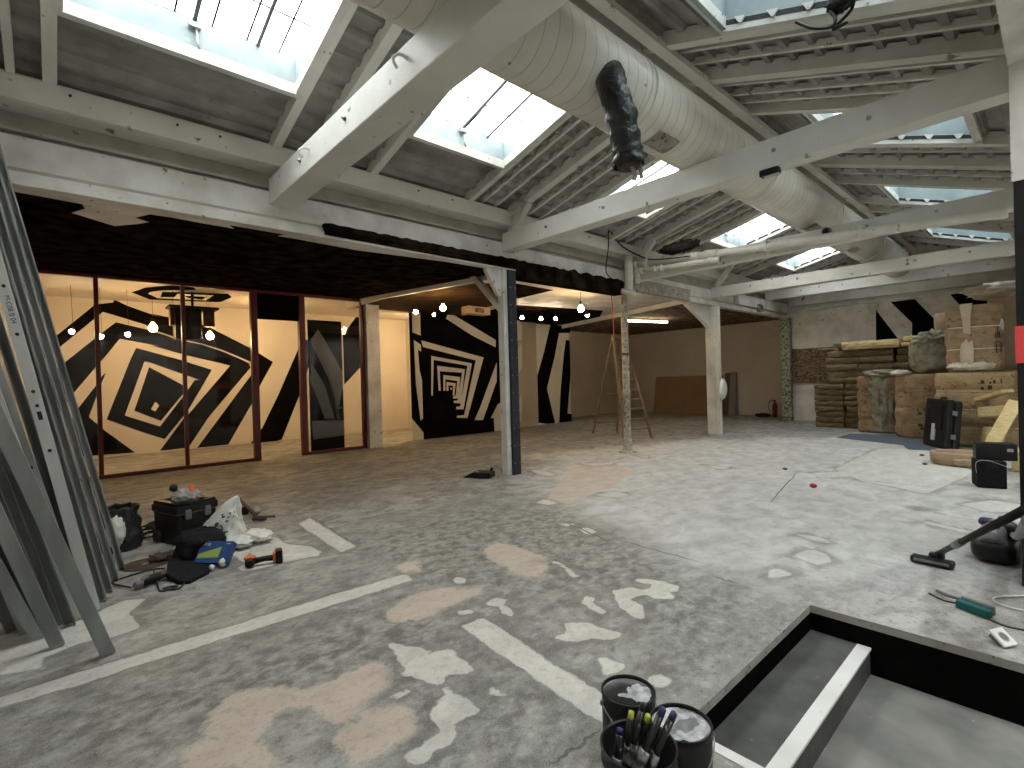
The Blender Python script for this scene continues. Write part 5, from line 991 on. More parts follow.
# ---- brush, socket, cords near the pit
a, b = V_((*(-0.493,4.449), 0)), V_((*(-0.346,4.375), 0)); ux = (b - a).normalized(); ny = Vector((-ux.y, ux.x, 0)); c = (a + b) / 2 + ny * .02
fr = Matrix((ux, ny, Vector((0, 0, 1)))).transposed(); L_ = (b - a).length + .02
t = thing('hand_brush', 'teal bristled hand brush lying by the stairwell edge', 'brush', c)
def lb(cc, d): g = G(); g.box((0, 0, 0), d); g.v = [tuple(c + fr @ (Vector(v) + Vector(cc))) for v in g.v]; return g
mk('bristles', lb((0, -.015, .03), (L_, .055, .055)), TEAL, t, bevel=.01); mk('brush_back', lb((0, .025, .045), (L_ * 1.02, .03, .06)), GREYPL, t, bevel=.01); mk('handle', G().tube(curve([c + ux * (-L_ / 2) + ny * .03 + Vector((0, 0, .045)), c + ux * (-L_ / 2 - .1) + ny * .05 + Vector((0, 0, .03)), c + ux * (-L_ / 2 - .2) + ny * .09 + Vector((0, 0, .018))], 5), .012, 8), GREYPL, t)
p = V_((*(-0.257,4.018), 0)); t = thing('socket_outlet', 'loose white socket outlet lying at the stairwell edge', 'socket', p)
Mr = (Matrix.Rotation(R(62), 3, 'Z') @ Matrix.Rotation(R(38), 3, 'X')) * 1.25
def lb(cc, d): g = G(); g.box(cc, d); g.v = [tuple(p + Vector((0, 0, .045)) + Mr @ Vector(v)) for v in g.v]; return g
mk('face_plate', lb((0, 0, .0), (.082, .082, .012)), WHTPL, t, bevel=.004); mk('rear_box', lb((0, 0, -.018), (.055, .055, .025)), GREYPL, t)
g = G(); g.lathe([(.024, .0065), (.021, .0075), (.019, .0065)], (0, 0, 0), 24, cap=False); g.v = [tuple(p + Vector((0, 0, .045)) + Mr @ Vector(v)) for v in g.v]; mk('socket_ring', g, LTGREY, t)
g = G(); g.lathe([(.019, .0066), (.001, .0066)], (0, 0, 0), 24, cap=False); g.v = [tuple(p + Vector((0, 0, .045)) + Mr @ Vector(v)) for v in g.v]; mk('socket_recess', g, GREYPL, t)
g = G(); g.tube(curve([V_((*(-0.124,4.687), .008)), V_((*(-0.26,4.654), .008)), V_((*(-0.342,4.723), .008)), V_((*(-0.319,4.833), .01)), V_((*(-0.155,5.013), .008))], 8), .007, 8); mk('cord_loop', g, CABLEW, None, 'pale cord loop on the floor right of the teal brush', 'cord')
g = G(); g.tube(curve([V_((*(-0.669,4.588), .006)), V_((*(-0.583,4.512), .006)), V_((*(-0.483,4.501), .006)), V_((*(-0.288,4.321), .006)), V_((*(-0.158,4.326), .006))], 6), .006, 6); mk('floor_wire', g, RUSTM, None, 'thin dark wire along the floor past the teal brush', 'wire')

# ---- small extras
p = Vector((-10.541,8.412,3.5)); t = thing('ceiling_box', 'pale timber box under the dark boards above the spiral mural', 'box', p)
mk('board', G().box(p, (.3, .75, .2)), WOOD, t, bevel=.01); mk('cover', G().box(p + Vector((.155, 0, 0)), (.012, .3, .12)), OSB, t)
g = G(); g.tube(curve([(-6.267,18.3,3.34), (-6.493,18.3,3.126), (-6.749,18.3,3.219), (-6.91,18.3,3.338)], 6), .012, 6); g.tube(curve([(-6.27,18.3,3.206), (-6.564,18.3,2.826), (-6.824,18.3,2.778)], 6), .012, 6); mk('hanging_wire', g, CABLEW, None, 'pale loose wire drooping by the mossy post', 'wire')

# ---- metal studs leaning on the front wall
def text_part(txt, size, M, m, par):
    c = bpy.data.curves.new('print', 'FONT'); c.body = txt; c.size = size; c.align_x = 'CENTER'; c.align_y = 'CENTER'
    o = bpy.data.objects.new('print', c); COL.objects.link(o); bpy.context.view_layer.update()
    me = bpy.data.meshes.new_from_object(o.evaluated_get(bpy.context.evaluated_depsgraph_get()))
    g = G(); g.add([M @ v.co for v in me.vertices], [tuple(p.vertices) for p in me.polygons])
    bpy.data.objects.remove(o); bpy.data.curves.remove(c); bpy.data.meshes.remove(me)
    return mk('printed_text', g, m, par, 'dark printed lettering')
def stud(base, up, w, d, m, label, lip=.01, flip=False, holes=(), txt=None, zmax=3.95, slots=()):
    b = Vector((*base, 0)); u = Vector(up) - b
    t = (zmax) / u.z; 
    if (b + u * t).y < FRONT + .035: t = (FRONT + .035 - b.y) / u.y
    L_ = (u * t).length; a = u.normalized(); nx = Vector((1, 0, 0)); nx = (nx - a * nx.dot(a)).normalized(); s = a.cross(nx).normalized()   # s: across the web, nx: web normal
    if s.y < 0: s = -s
    if flip: nx = -nx; s = -s
    Fm = Matrix((s, a, nx)).transposed()
    o = b - nx * (d if flip else 0); t_ = thing('metal_stud', label, 'stud', b, 0, 'galvanised studs leaning at the left')
    th = .003; prof = [(-w / 2, 0), (w / 2, 0), (w / 2, -d), (w / 2 - lip, -d), (w / 2 - lip, -d + th), (w / 2 - th, -d + th), (w / 2 - th, -th), (-w / 2 + th, -th), (-w / 2 + th, -d + th), (-w / 2 + lip, -d + th), (-w / 2 + lip, -d), (-w / 2, -d)]
    prof = prof[::-1]; z0 = max(0.0, (abs(nx.z) * d + abs(s.z) * w / 2) / max(a.z, .1) * .5)
    g = G(); g.prism(prof, lambda x, y, k: tuple(o + Fm @ Vector((x, z0 + k, y))), L_ - z0, 0)
    chn = mk('channel', g, m, t_)
    g = G()
    for x in (-.22, .22): g.prism([(x * w - .0015, 0), (x * w + .0015, 0), (x * w + .0015, .0012), (x * w - .0015, .0012)], lambda x_, y_, k: tuple(o + Fm @ Vector((x_, z0 + .02 + k, y_))), L_ - z0 - .04, 0)
    mk('rolled_rib', g, m, t_)
    for zz in holes:
        g = G(); k = zz / a.z; g.lathe([(.001, .0012), (.011, .0012)], (0, 0, 0), 14, cap=False); g.v = [tuple(o + Fm @ (Vector((v[0], v[1] * 1.1 + k, v[2])))) for v in g.v]; mk('punched_hole', g, BLKRUB, chn, 'dark punched hole')
    for zz in slots:
        g = G(); k = zz / a.z; g.b2((-.012, k - .03, .0005), (.012, k + .03, .0014)); g.v = [tuple(o + Fm @ Vector(v)) for v in g.v]; mk('punched_slot', g, BLKRUB, chn, 'dark punched slot')
    if txt:
        Mt = Matrix.Translation(o + Fm @ Vector((0, txt[1] / a.z, .0014))) @ (Fm @ Matrix.Rotation(R(-90), 3, 'Z')).to_4x4(); text_part(txt[0], .04, Mt, BLKRUB, chn)
    return t_
def UP(x): return x
stud((-5.841,0.434), (-5.72,-0.237,3.386), .052, .06, GALV, 'outermost galvanised stud nearest the black bin bag', flip=True)
stud((-5.54,0.365), (-5.55,-0.274,3.306), .052, .06, GALV, 'second stud from the bin bag in the dense row', flip=True)
stud((-5.272,0.304), (-5.38,-0.308,3.206), .052, .06, GALV, 'third stud from the bin bag in the dense row', flip=True)
stud((-5.078,0.254), (-5.2,-0.339,3.106), .052, .06, GALV, 'fourth stud from the bin bag in the dense row', flip=True)
stud((-4.794,0.198), (-4.9,-0.23,2.391), .07, .05, GALVL, 'wide perforated stud with dark printed lettering', holes=(1.2, 1.52, 1.62, 2.02, 2.35), slots=(1.45,), txt=('M-C08 B 04', 2.19))
stud((-4.992,0.167), (-5.45,-0.341,2.432), .06, .05, GALVD, 'shaded stud directly behind the printed one', flip=True)
stud((-4.747,0.135), (-4.78,-0.232,1.622), .06, .05, GALV, 'grey stud just left of the printed perforated one', holes=(1.1,))
stud((-4.722,0.097), (-4.7,-0.265,1.603), .055, .045, GALVL, 'bright stud crossing left of the printed perforated one', zmax=2.6)
stud((-4.718,0.059), (-4.66,-0.301,1.508), .06, .05, GALVD, 'dark stud behind the bright crossing one', zmax=2.6, flip=True)
stud((-4.699,0.017), (-4.62,-0.327,1.416), .06, .05, GALV, 'grey stud half covered by the front stud', zmax=2.6)
stud((-4.671,-0.034), (-4.6,-0.347,1.261), .06, .05, GALVD, 'short dark stud at the back of the left group', zmax=2.5, flip=True)
stud((-4.654,-0.093), (-4.62,-0.37,1.074), .06, .05, GALVD, 'second short dark stud at the back of the left group', zmax=2.4, flip=True)
stud((-4.705,-0.162), (-4.7,-0.396,0.941), .06, .05, GALV, 'short grey stud at the back left edge', zmax=2.4)
stud((-4.816,-0.233), (-4.8,-0.434,0.802), .06, .05, GALVD, 'leftmost dark stud at the back of the group', zmax=2.4)
stud((-3.934,0.221), (-3.93,-0.21,1.438), .072, .05, GALV, 'front stud whose foot stands closest to the white floor line', zmax=2.4)
stud((-4.295,-0.006), (-4.28,-0.243,0.841), .07, .05, GALV, 'foreground stud with its foot left of the front stud', zmax=2.4)
stud((-4.532,-0.101), (-4.5,-0.262,0.491), .06, .04, GALV, 'lowest foreground stud at the left picture edge', zmax=2.3)

# ---- bin bag, toolbox and the clutter around it
p = V_((*(-6.509,0.488), 0)); t = thing('bin_bag', 'black open bin bag beside the foot of the outermost stud', 'bag', p)
def bag(u, v):
    a = 2 * math.pi * u; z = .44 * v; r = .155 + .02 * math.sin(v * 5) + .03 * NZ.noise(Vector((math.cos(a) * 2, math.sin(a) * 2, v * 3))) + .02 * NZ.noise(Vector((math.cos(a) * 5, math.sin(a) * 5, v * 7)))
    if v > .9: r *= 1.05
    return p + Vector((r * math.cos(a), r * math.sin(a) * 1.05, z + .02 * NZ.noise(Vector((math.cos(a) * 3, math.sin(a) * 3, 4))) * (v > .5)))
g = G(); g.sheet(bag, 40, 22); g.lathe([(.001, .005), (.15, .005)], p, 24, cap=False); mk('bag_body', g, BLKBAG, t, solid=.003)
q = p + Vector((.13, -.04, .2)); mk('white_rag', G().blob(q, (.07, .08, .17), .25, 3, 2), DUSTG if 0 else WHBAG, None, 'crumpled white rag tucked against the black bin bag', 'rag')
c0 = V_((*(-6.133,0.92), 0)); rx_ = V_((*(-6.259,1.299), 0)); ux = (rx_ - c0).normalized(); ny = Vector((-ux.y, ux.x, 0)); ang = math.atan2(ux.y, ux.x); Wd = .4; Dp = .46
t = thing('toolbox', 'black wheeled toolbox with a tray lid heaped with a grey rag', 'toolbox', c0 + ux * Wd / 2 + ny * Dp / 2, ang)
def lb(a, b): return G().b2(a, b)
tbd = mk('body', lb((-Wd / 2, -Dp / 2, 0), (Wd / 2, Dp / 2, .32)), BLKPL, t, local=True, bevel=.015); tld = mk('lid', lb((-Wd / 2 - .015, -Dp / 2 - .015, .325), (Wd / 2 + .015, Dp / 2 + .015, .4)), BLKPL, t, local=True, bevel=.012)
for a, b in (((-Wd / 2, -Dp / 2, .4), (Wd / 2, -Dp / 2 + .03, .43)), ((-Wd / 2, Dp / 2 - .03, .4), (Wd / 2, Dp / 2, .43)), ((-Wd / 2, -Dp / 2, .4), (-Wd / 2 + .08, Dp / 2, .435)), ((Wd / 2 - .06, -Dp / 2, .4), (Wd / 2, Dp / 2, .43))): mk('tray_rim', lb(a, b), BLKPL, tld, local=True, bevel=.006)
for x in (-.1, .1): mk('latch', lb((x - .03, -Dp / 2 - .03, .26), (x + .03, -Dp / 2 - .002, .36)), GREYPL, tld, local=True, bevel=.006)
mk('lid_line', lb((-Wd / 2 - .003, -Dp / 2 - .006, .318), (Wd / 2 + .003, Dp / 2 + .003, .327)), GREYPL, t, local=True)
for x in (-Wd / 2 - .012, ): mk('wheel', G().lathe([(.001, -.02), (.06, -.02), (.065, 0), (.06, .02), (.001, .02)], (x, .14, .065), 18, M=Matrix.Rotation(R(90), 3, 'Y')), BLKRUB, t, local=True)
tc = c0 + ux * Wd / 2 + ny * Dp / 2
mk('grey_rag', G().blob(tc + Vector((0, 0, .455)) + ux * .02 + ny * .02, (.19, .13, .085), .3, 4, 4, 36, 20), DUSTG, None, 'crumpled grey rag heaped on the black toolbox', 'rag')
o = tc + ux * .03 - ny * .1 + Vector((0, 0, .5)); fr = Matrix((ux, ny, Vector((0, 0, 1)))).transposed()
g = G(); g.box((0, 0, 0), (.055, .02, .17)); g.v = [tuple(o + fr @ (Matrix.Rotation(R(-20), 3, 'X') @ Vector(v))) for v in g.v]; mk('orange_marker', g, ORANGE, None, 'orange plastic tool lying across the grey rag', 'tool', bevel=.008)
o = tc - ux * .06 + ny * .1 + Vector((0, 0, .5)); tq = thing('black_knob_tool', 'round black headed tool poking up behind the grey rag', 'tool', o); mk('head', G().blob(o + Vector((0, 0, .05)), (.045, .04, .04), .05, 2, 2, 20, 12), BLKRUB, tq); mk('shaft', G().tube([o + Vector((0, 0, .03)), o + ux * .14 + Vector((0, 0, -.03))], .014, 8), BLKRUB, tq)
# cables left of the toolbox
g = G(); p = V_((*(-6.869,0.791), 0))
for k in range(6): g.tube(curve([p + Vector((.22 * math.cos(a + k) * (1 - .08 * k) * (1.3 if k % 2 else 1), .16 * math.sin(a + k * .8), .02 + .02 * k + .04 * NZ.noise(Vector((a, k, 0))))) for a in [i * .7 for i in range(9)]], 4), .009, 6)
mk('cable_coil', g, CABLE, None, 'black cable coiled on the floor left of the toolbox', 'cable')
mk('paper_ball', G().blob(V_((*(-6.862,0.7), .05)), (.06, .05, .05), .35, 4, 6), WHBAG, None, 'crumpled white paper ball by the black cable coil', 'paper')
# white carrier bag
p = V_((*(-5.784,1.242), 0)); t = thing('carrier_bag', 'white printed carrier bag slumped in front of the toolbox', 'bag', p)
vx = Vector((.74, .675, 0)); vy = Vector((-.675, .74, 0))     # across and away as seen by anyone standing in the room
def cb(u, v, off=0):
    a = 2 * math.pi * u; z = .5 * v ** .9; k = (1 - v) ** .75
    r = .27 * k + .006; n_ = 1 + .3 * NZ.noise(Vector((math.cos(a) * 1.6, math.sin(a) * 1.6, v * 2.5))) + .16 * (.5 - 2 * abs(NZ.noise(Vector((math.cos(a) * 3.2, math.sin(a) * 3.2, v * 4)))))
    sh = .11 * v - .07 * (1 - v) - .05 * math.sin(math.pi * v) 
    return p + vx * (r * n_ * math.cos(a) * .95 + sh) + vy * (r * n_ * math.sin(a) * .7 + .1) + Vector((0, 0, z)) + (vx * math.cos(a) + vy * math.sin(a)) * off
g = G(); g.sheet(cb, 44, 26); mk('bag_body', g, WHBAG, t, solid=.003)
g = G()
for k in range(26):
    u = .76 + .16 * random.random(); v = .22 + .45 * random.random(); s_ = .008 + .012 * random.random()
    g.sheet(lambda a, b: cb(u + (a - .5) * s_ * 1.4, v + (b - .5) * s_ * 2.2, .005), 2, 2)
mk('print_dots', g, BAGINK, t, 'dark speckled print')
mk('bag_fold', G().blob(p + vx * .2 + vy * .0 + Vector((0, 0, .06)), (.15, .11, .05), .3, 2.4, 8, flat=-.045), WHBAG, t); mk('bag_fold', G().blob(p + vx * .26 + vy * .2 + Vector((0, 0, .06)), (.2, .12, .05), .35, 2.6, 9, flat=-.045), WHBAG, t)
mk('torn_corner', G().blob(p - vx * .22 - vy * .02 + Vector((0, 0, .07)), (.07, .06, .06), .35, 2.5, 4), WHBAG, t)
# sticks behind the bag
a, b = V_((*(-7.503,1.815), .14)), V_((*(-6.577,1.804), .03)); t = thing('hammer', 'dark wooden handled tool lying behind the white carrier bag', 'tool', b); mk('handle', G().tube([a, b], .022, 10), BROWNPIPE, t); mk('head', G().tube([b - vx * .06, b + vx * .1], .025, 10), RUSTM, t)
a, b = V_((*(-6.677,1.832), .03)), V_((*(-6.563,1.994), .02)); mk('thin_stick', G().tube([a, b], .012, 8), BROWNPIPE, None, 'thin dark stick pointing right from behind the carrier bag', 'stick')
mk('plaster_lump', G().blob(V_((*(-6.957,1.893), .05)), (.06, .06, .055), .15, 3, 2), DUSTG, None, 'pale rounded lump beside the dark wooden handle', 'lump'); mk('dark_box', G().box(V_((*(-7.094,1.771), .05)), (.16, .1, .1)), BLKPL, None, 'small black box behind the carrier bag', 'box', bevel=.01)
# black soft bag, pouch, blue carton
p = V_((*(-5.409,0.875), 0)); t = thing('tool_bag', 'black soft tool bag leaning down from the toolbox', 'bag', p)
g = G(); g.blob(p + vy * .18 + Vector((0, 0, .13)), (.2, .2, .15), .15, 2.5, 5, 32, 20, pw=.7, flat=-.12); mk('bag_body', g, BLKFAB, t); mk('strap', G().tube(curve([p - vx * .16 + vy * .02 + Vector((0, 0, .03)), p - vx * .12 + vy * .1 + Vector((0, 0, .2)), p + vx * .02 + vy * .24 + Vector((0, 0, .29))], 6), .015, 8), BLKFAB, t)
g = G(); P_ = [(-5.12,0.675),(-5.449,0.737),(-5.486,0.803),(-5.276,1),(-5.183,1.021),(-5.028,0.974),(-4.889,0.808),(-4.927,0.744)]; P_ = P_[::-1]
g.prism(P_, lambda u, v, w: (u, v, .012 + w + .03 * math.sin((u + v) * 5)), .045); mk('flat_pouch', g, BLKFAB, None, 'flat black pouch on the floor below the blue carton', 'pouch', bevel=.01)
p = V_((*(-5.153,0.983), .03)) + vy * .06; t = thing('blue_carton', 'blue carton with a lime wedge print leaning on the black tool bag', 'carton', p)
tilt = R(38); upv = Vector((0, 0, 1)) * math.cos(tilt) + vy * math.sin(tilt); nf = vx.cross(upv); fr = Matrix((vx, upv, nf)).transposed()
g = G(); g.box((0, .1, 0), (.3, .2, .07)); g.v = [tuple(p + fr @ Vector(v)) for v in g.v]; mk('box', g, BLUE, t, bevel=.004)
g = G(); g.prism([(-.135, .04), (.06, .05), (.06, .145), (-.135, .08)], lambda u, v, w: tuple(p + fr @ Vector((u, v, .0355 + w))), .0015); mk('lime_wedge', g, LIME, t, 'lime green wedge'); g = G(); g.prism([(-.13, .16), (-.06, .155), (-.05, .175), (-.12, .185)], lambda u, v, w: tuple(p + fr @ Vector((u, v, .0355 + w))), .0015); g.prism([(.09, .17), (.13, .17), (.13, .18), (.09, .18)], lambda u, v, w: tuple(p + fr @ Vector((u, v, .0355 + w))), .0015); g.prism([(.09, .02), (.13, .02), (.13, .035), (.09, .035)], lambda u, v, w: tuple(p + fr @ Vector((u, v, .0355 + w))), .0015); mk('pale_print', g, LABELP, t, 'pale print marks')
mk('white_tissue', G().blob(V_((*(-5.101,1.098), .05)), (.03, .03, .035), .25, 4, 8), WHBAG, None, 'torn white tissue at the right end of the blue carton', 'paper'); mk('white_tissue', G().blob(V_((*(-5.091,1.009), .035)), (.03, .02, .02), .25, 4, 9), WHBAG, None, 'small white scrap below the blue carton', 'paper')
# grinder and its cord, disc, scraps
a, b = V_((*(-5.06,0.453), .04)), V_((*(-5.174,0.683), .05)); e = b - a; t = thing('angle_grinder', 'dark corded power tool lying left of the flat black pouch', 'power tool', a)
mk('motor_body', G().tube([a + e * .25, a + e * .3, a + e * .72, a + e * .78], [.025, .036, .04, .03], 14), BLKPL, t); mk('gear_head', G().tube([a, a + e * .05, a + e * .2, a + e * .27], [.018, .03, .03, .022], 14), GREYPL, t); mk('grip', G().tube([a + e * .75, a + e * .8, b], [.03, .034, .028], 14), RUSTM, t, 'reddish brown grip'); mk('side_knob', G().tube([a + e * .15, a + e * .15 + Vector((-.02, .06, .05))], .018, 10), GREYPL, t)
mk('cord', G().tube(curve([V_((*(-5.104,0.438), .02)), V_((*(-5.384,0.337), .01)), V_((*(-5.464,0.437), .01)), V_((*(-5.512,0.612), .01)), V_((*(-5.439,0.713), .015))], 8), .007, 6), CABLE, t)
mk('cord', G().tube(curve([V_((*(-5.337,0.619), .05)), V_((*(-4.988,0.603), .01)), V_((*(-4.865,0.613), .008)), V_((*(-4.877,0.709), .008)), V_((*(-4.914,0.715), .008)), V_((*(-4.908,0.626), .012)), V_((*(-4.816,0.713), .01)), V_((*(-4.94,0.789), .015))], 8), .007, 6), CABLE, t)
p = V_((*(-5.753,0.603), 0)); t = thing('cutting_disc', 'large dark cutting disc lying flat on the floor', 'disc', p); mk('disc', G().lathe([(.02, .001), (.185, .001), (.187, .004), (.185, .006), (.02, .006)], p, 36), RUSTM, t); mk('hub_label', G().lathe([(.012, .006), (.03, .007), (.001, .0072)], p, 16, cap=False), DUSTG, t)
for i, ((x, y), la) in enumerate((((160, 559), 'reddish brown scrap pile right of the cutting disc'), ((171, 556), 'rusty flake beside the black tool bag'))): p = V_((*{0: (-5.83,0.727), 1: (-5.853,0.819)}[i], 0)); mk('scrap_pile', G().blob(p + Vector((0, 0, .02)), (.13 - .04 * i, .08, .025), .5, 5, i + 3), RUSTM, None, la, 'debris')
# cordless drill
a, b = V_((*(-4.945,1.278), 0)), V_((*(-4.883,1.507), 0)); e = (b - a).normalized(); ey = Vector((-e.y, e.x, 0)); L_ = (b - a).length
t = thing('cordless_drill', 'black and orange cordless drill lying on the white floor patch', 'power tool', (a + b) / 2)
mk('motor_body', G().tube([a - ey * .06 + Vector((0, 0, .04)), a - ey * .05 + Vector((0, 0, .042)), a + ey * .07 + Vector((0, 0, .045)), a + ey * .09 + Vector((0, 0, .05))], [.02, .038, .042, .03], 14), BLKPL, t)
mk('orange_shell', G().blob(a + ey * .04 + Vector((.005, 0, .07)), (.04, .05, .03), .05, 2, 1, 20, 12), ORANGE, t, 'orange shell'); mk('chuck', G().tube([a + ey * .09 + Vector((0, 0, .05)), a + ey * .15 + Vector((0, 0, .07))], [.022, .012], 12), GREYPL, t)
mk('handle', G().tube([a + e * .02 + Vector((0, 0, .045)), (a + b) / 2 + Vector((0, 0, .055)), b - e * .03 + Vector((0, 0, .05))], [.03, .024, .03], 12), BLKPL, t)
fr = Matrix((e, ey, Vector((0, 0, 1)))).transposed()
g = G(); g.box((0, 0, .06), (.06, .11, .12)); g.v = [tuple(b + fr @ Vector(v)) for v in g.v]; mk('battery', g, BLKPL, t, bevel=.015); g = G(); g.box((-.035, 0, .06), (.03, .08, .08)); g.v = [tuple(b + fr @ Vector(v)) for v in g.v]; mk('battery_collar', g, ORANGE, t, bevel=.01)
# dustpan by the dark post
p = V_((*(-6.528,5.195), 0)); a, b = V_((*(-6.856,5.092), 0)), V_((*(-6.418,5.34), 0)); e = (b - a).normalized(); ey = Vector((-e.y, e.x, 0)); L_ = (b - a).length; fr = Matrix((e, ey, Vector((0, 0, 1)))).transposed()
t = thing('floor_scraper', 'small black floor tool with a knob beside the white timber post', 'tool', p)
g = G(); g.prism([(0, 0), (L_ * .4, 0), (L_ * .4, .09), (L_ * .3, .08)], lambda u, v, w: tuple(a + fr @ Vector((u, w - .02, v + .002))), .2); mk('wedge', g, BLKPL, t, bevel=.004)
g = G(); g.b2((L_ * .36, -.05, .0), (L_, .22, .1)); g.v = [tuple(a + fr @ Vector(v)) for v in g.v]; mk('body', g, BLKPL, t, bevel=.02); mk('knob', G().blob(a + fr @ Vector((L_ * .94, .12, .13)), (.03, .03, .035), 0, 1, 0, 18, 10), BLKRUB, t); mk('lens', G().blob(a + fr @ Vector((L_ * .52, .02, .1)), (.02, .02, .008), 0, 1, 0, 12, 8), LTGREY, t)
g = G(); g.tube(curve([V_((*(-6.79,5.676), .06)), V_((*(-6.809,5.784), .1)), V_((*(-6.679,5.765), .08)), V_((*(-6.602,5.767), .01))], 6), .008, 6); mk('wire_loop', g, GREYPL, None, 'thin grey wire loop between floor tool and white post', 'wire')

# ---- paint tins and bucket with brushes
def smear(g, c, r, z, cx, cy, rx, ry, rot, seed, n=40):
    # flat ragged shape on the lid, for paint skin and for painted sky reflection
    ctr = len(g.v); q0 = Vector((cx, cy, 0)); P = []
    for k in range(n):
        a = 2 * math.pi * k / n; w = 1 + .35 * NZ.noise(Vector((math.cos(a) * 1.8, math.sin(a) * 1.8, seed))) + .15 * NZ.noise(Vector((math.cos(a) * 6, math.sin(a) * 6, seed)))
        p = q0 + Matrix.Rotation(rot, 3, 'Z') @ Vector((rx * w * math.cos(a), ry * w * math.sin(a), 0))
        if p.length > r * .93: p = p.normalized() * r * .93
        P.append(c + p + Vector((0, 0, z)))
    g.add(P + [c + q0 + Vector((0, 0, z + .0006))], [(k, (k + 1) % n, n) for k in range(n)])
def tin(name, label, c, r, h, top, print_a, seed):
    c = Vector(c); c.z = 0; t = thing(name, label, 'tin', c)
    cbd = mk('can_body', G().lathe([(.01, 0), (r * .97, 0), (r * .985, .006), (r * .985, h * .12), (r, h * .13), (r, h * .86), (r * .985, h * .87), (r * .985, h * .97)], c, 40, cap=False), TIN, t)
    g = G(); prof = [(r * .985, h * .965), (r * 1.025, h * .97), (r * 1.03, h), (r * 1.0, h * 1.012), (r * .955, h * 1.005), (r * .95, h * .975)]; g.lathe(prof, c, 44, cap=False); mk('rim', g, BLKPL, cbd)
    lid = mk('lid', G().lathe([(r * .95, h * .975), (r * .8, h * .97), (r * .4, h * .968), (.001, h * .968)], c, 40, cap=False), top, t, 'lid wet with paint')
    L_ = Vector((-.675, -.738, 0)); A_ = Vector((-.738, .675, 0)); rv = math.atan2(-L_.y, -L_.x)
    g = G()
    if seed == 1:
        p = -L_ * .045 + A_ * -.01; smear(g, c, r, h * .972, p.x, p.y, .05, .06, rv, 3); p = -L_ * .0 - A_ * .03; smear(g, c, r, h * .9725, p.x, p.y, .055, .014, rv - .2, 5); mk('sheen_smear', g, SMEARSHEEN, lid, 'skylight reflection painted as a pale smear')
    else:
        smear(g, c, r, h * .972, 0, 0, .104, .104, 0, 7); mk('sheen_smear', g, SMEARSHEEN, lid, 'pale grey paint skin')
        g = G(); p = A_ * -.01 - L_ * .02; smear(g, c, r, h * .9755, p.x, p.y, .05, .035, rv + .5, 9); p = L_ * .05 - A_ * .04; smear(g, c, r, h * .9755, p.x, p.y, .02, .018, rv, 2); mk('dark_patch', g, SMEARD, lid, 'darker patch of paint')
    def pr(g, a, z, w, hh): g.sheet(lambda u, v: c + Vector(((r + .0015) * math.cos(a + u * w / r), (r + .0015) * math.sin(a + u * w / r), z + v * hh)), 4, 1)
    g = G(); pr(g, print_a, h * .3, .09, .035); pr(g, print_a + .15, h * .52, .012, .05); pr(g, print_a + .32, h * .52, .012, .05); mk('printed_label', g, LABELP, cbd, 'worn pale print')
    for s in (-1, 1):
        a = print_a + 1.2 + s * 1.57; q = c + Vector((r * math.cos(a), r * math.sin(a), h * .82)); mk('handle_ear', G().blob(q, (.014, .014, .014), 0, 1, 0, 12, 8), GALVD, cbd)
    a = print_a + 1.2; g = G(); g.tube([c + Vector((math.cos(a + th) * (r + .006), math.sin(a + th) * (r + .006), h * .82 - .1 * math.cos(th) ** 2 * (abs(th) < 1.6))) for th in [(-1.57 + 3.14 * k / 20) for k in range(21)]], .003, 6); mk('wire_handle', g, GALV, t)
    return t
C1 = (-1.291,1.812,0.25); C2 = (-1.029,1.785,0.25); CB = (-1.037,1.509,0.3)
tin('paint_tin', 'black paint tin with a painted sheen on its lid, standing behind the brush bucket', C1, .113, .25, PAINTWET, R(-105), 1)
tin('paint_tin', 'black paint tin with grey paint skin at the stairwell corner', C2, .115, .25, PAINTWET, R(-115), 2)
cb_ = Vector((CB[0], CB[1], 0)); t = thing('bucket', 'black paint bucket holding several paint brushes', 'bucket', cb_); RB, HB = .133, .3
mk('bucket_wall', G().lathe([(.01, .0), (RB * .84, 0), (RB * .86, .006), (RB * .95, HB * .8), (RB * 1.0, HB * .81), (RB * 1.0, HB * .84), (RB * .965, HB * .85), (RB * .985, HB * .985), (RB * 1.02, HB), (RB * .98, HB * 1.005), (RB * .95, HB * .98), (RB * .82, .012), (.005, .01)], cb_, 48, cap=False), TIN, t)
mk('paint_residue', G().lathe([(RB * .9, .15), (RB * .4, .147), (.002, .146)], cb_, 36, cap=False), PAINTWET, t, 'wet black paint')
g = G(); g.tube([cb_ + Vector(((RB * 1.01 + .004) * math.cos(th), (RB * 1.01 + .004) * math.sin(th), HB * .9 - .11 * abs(math.sin(th + .6)))) for th in [(-.6 - 3.14 * k / 24) for k in range(25)]], .003, 6); mk('wire_handle', g, GALV, t)
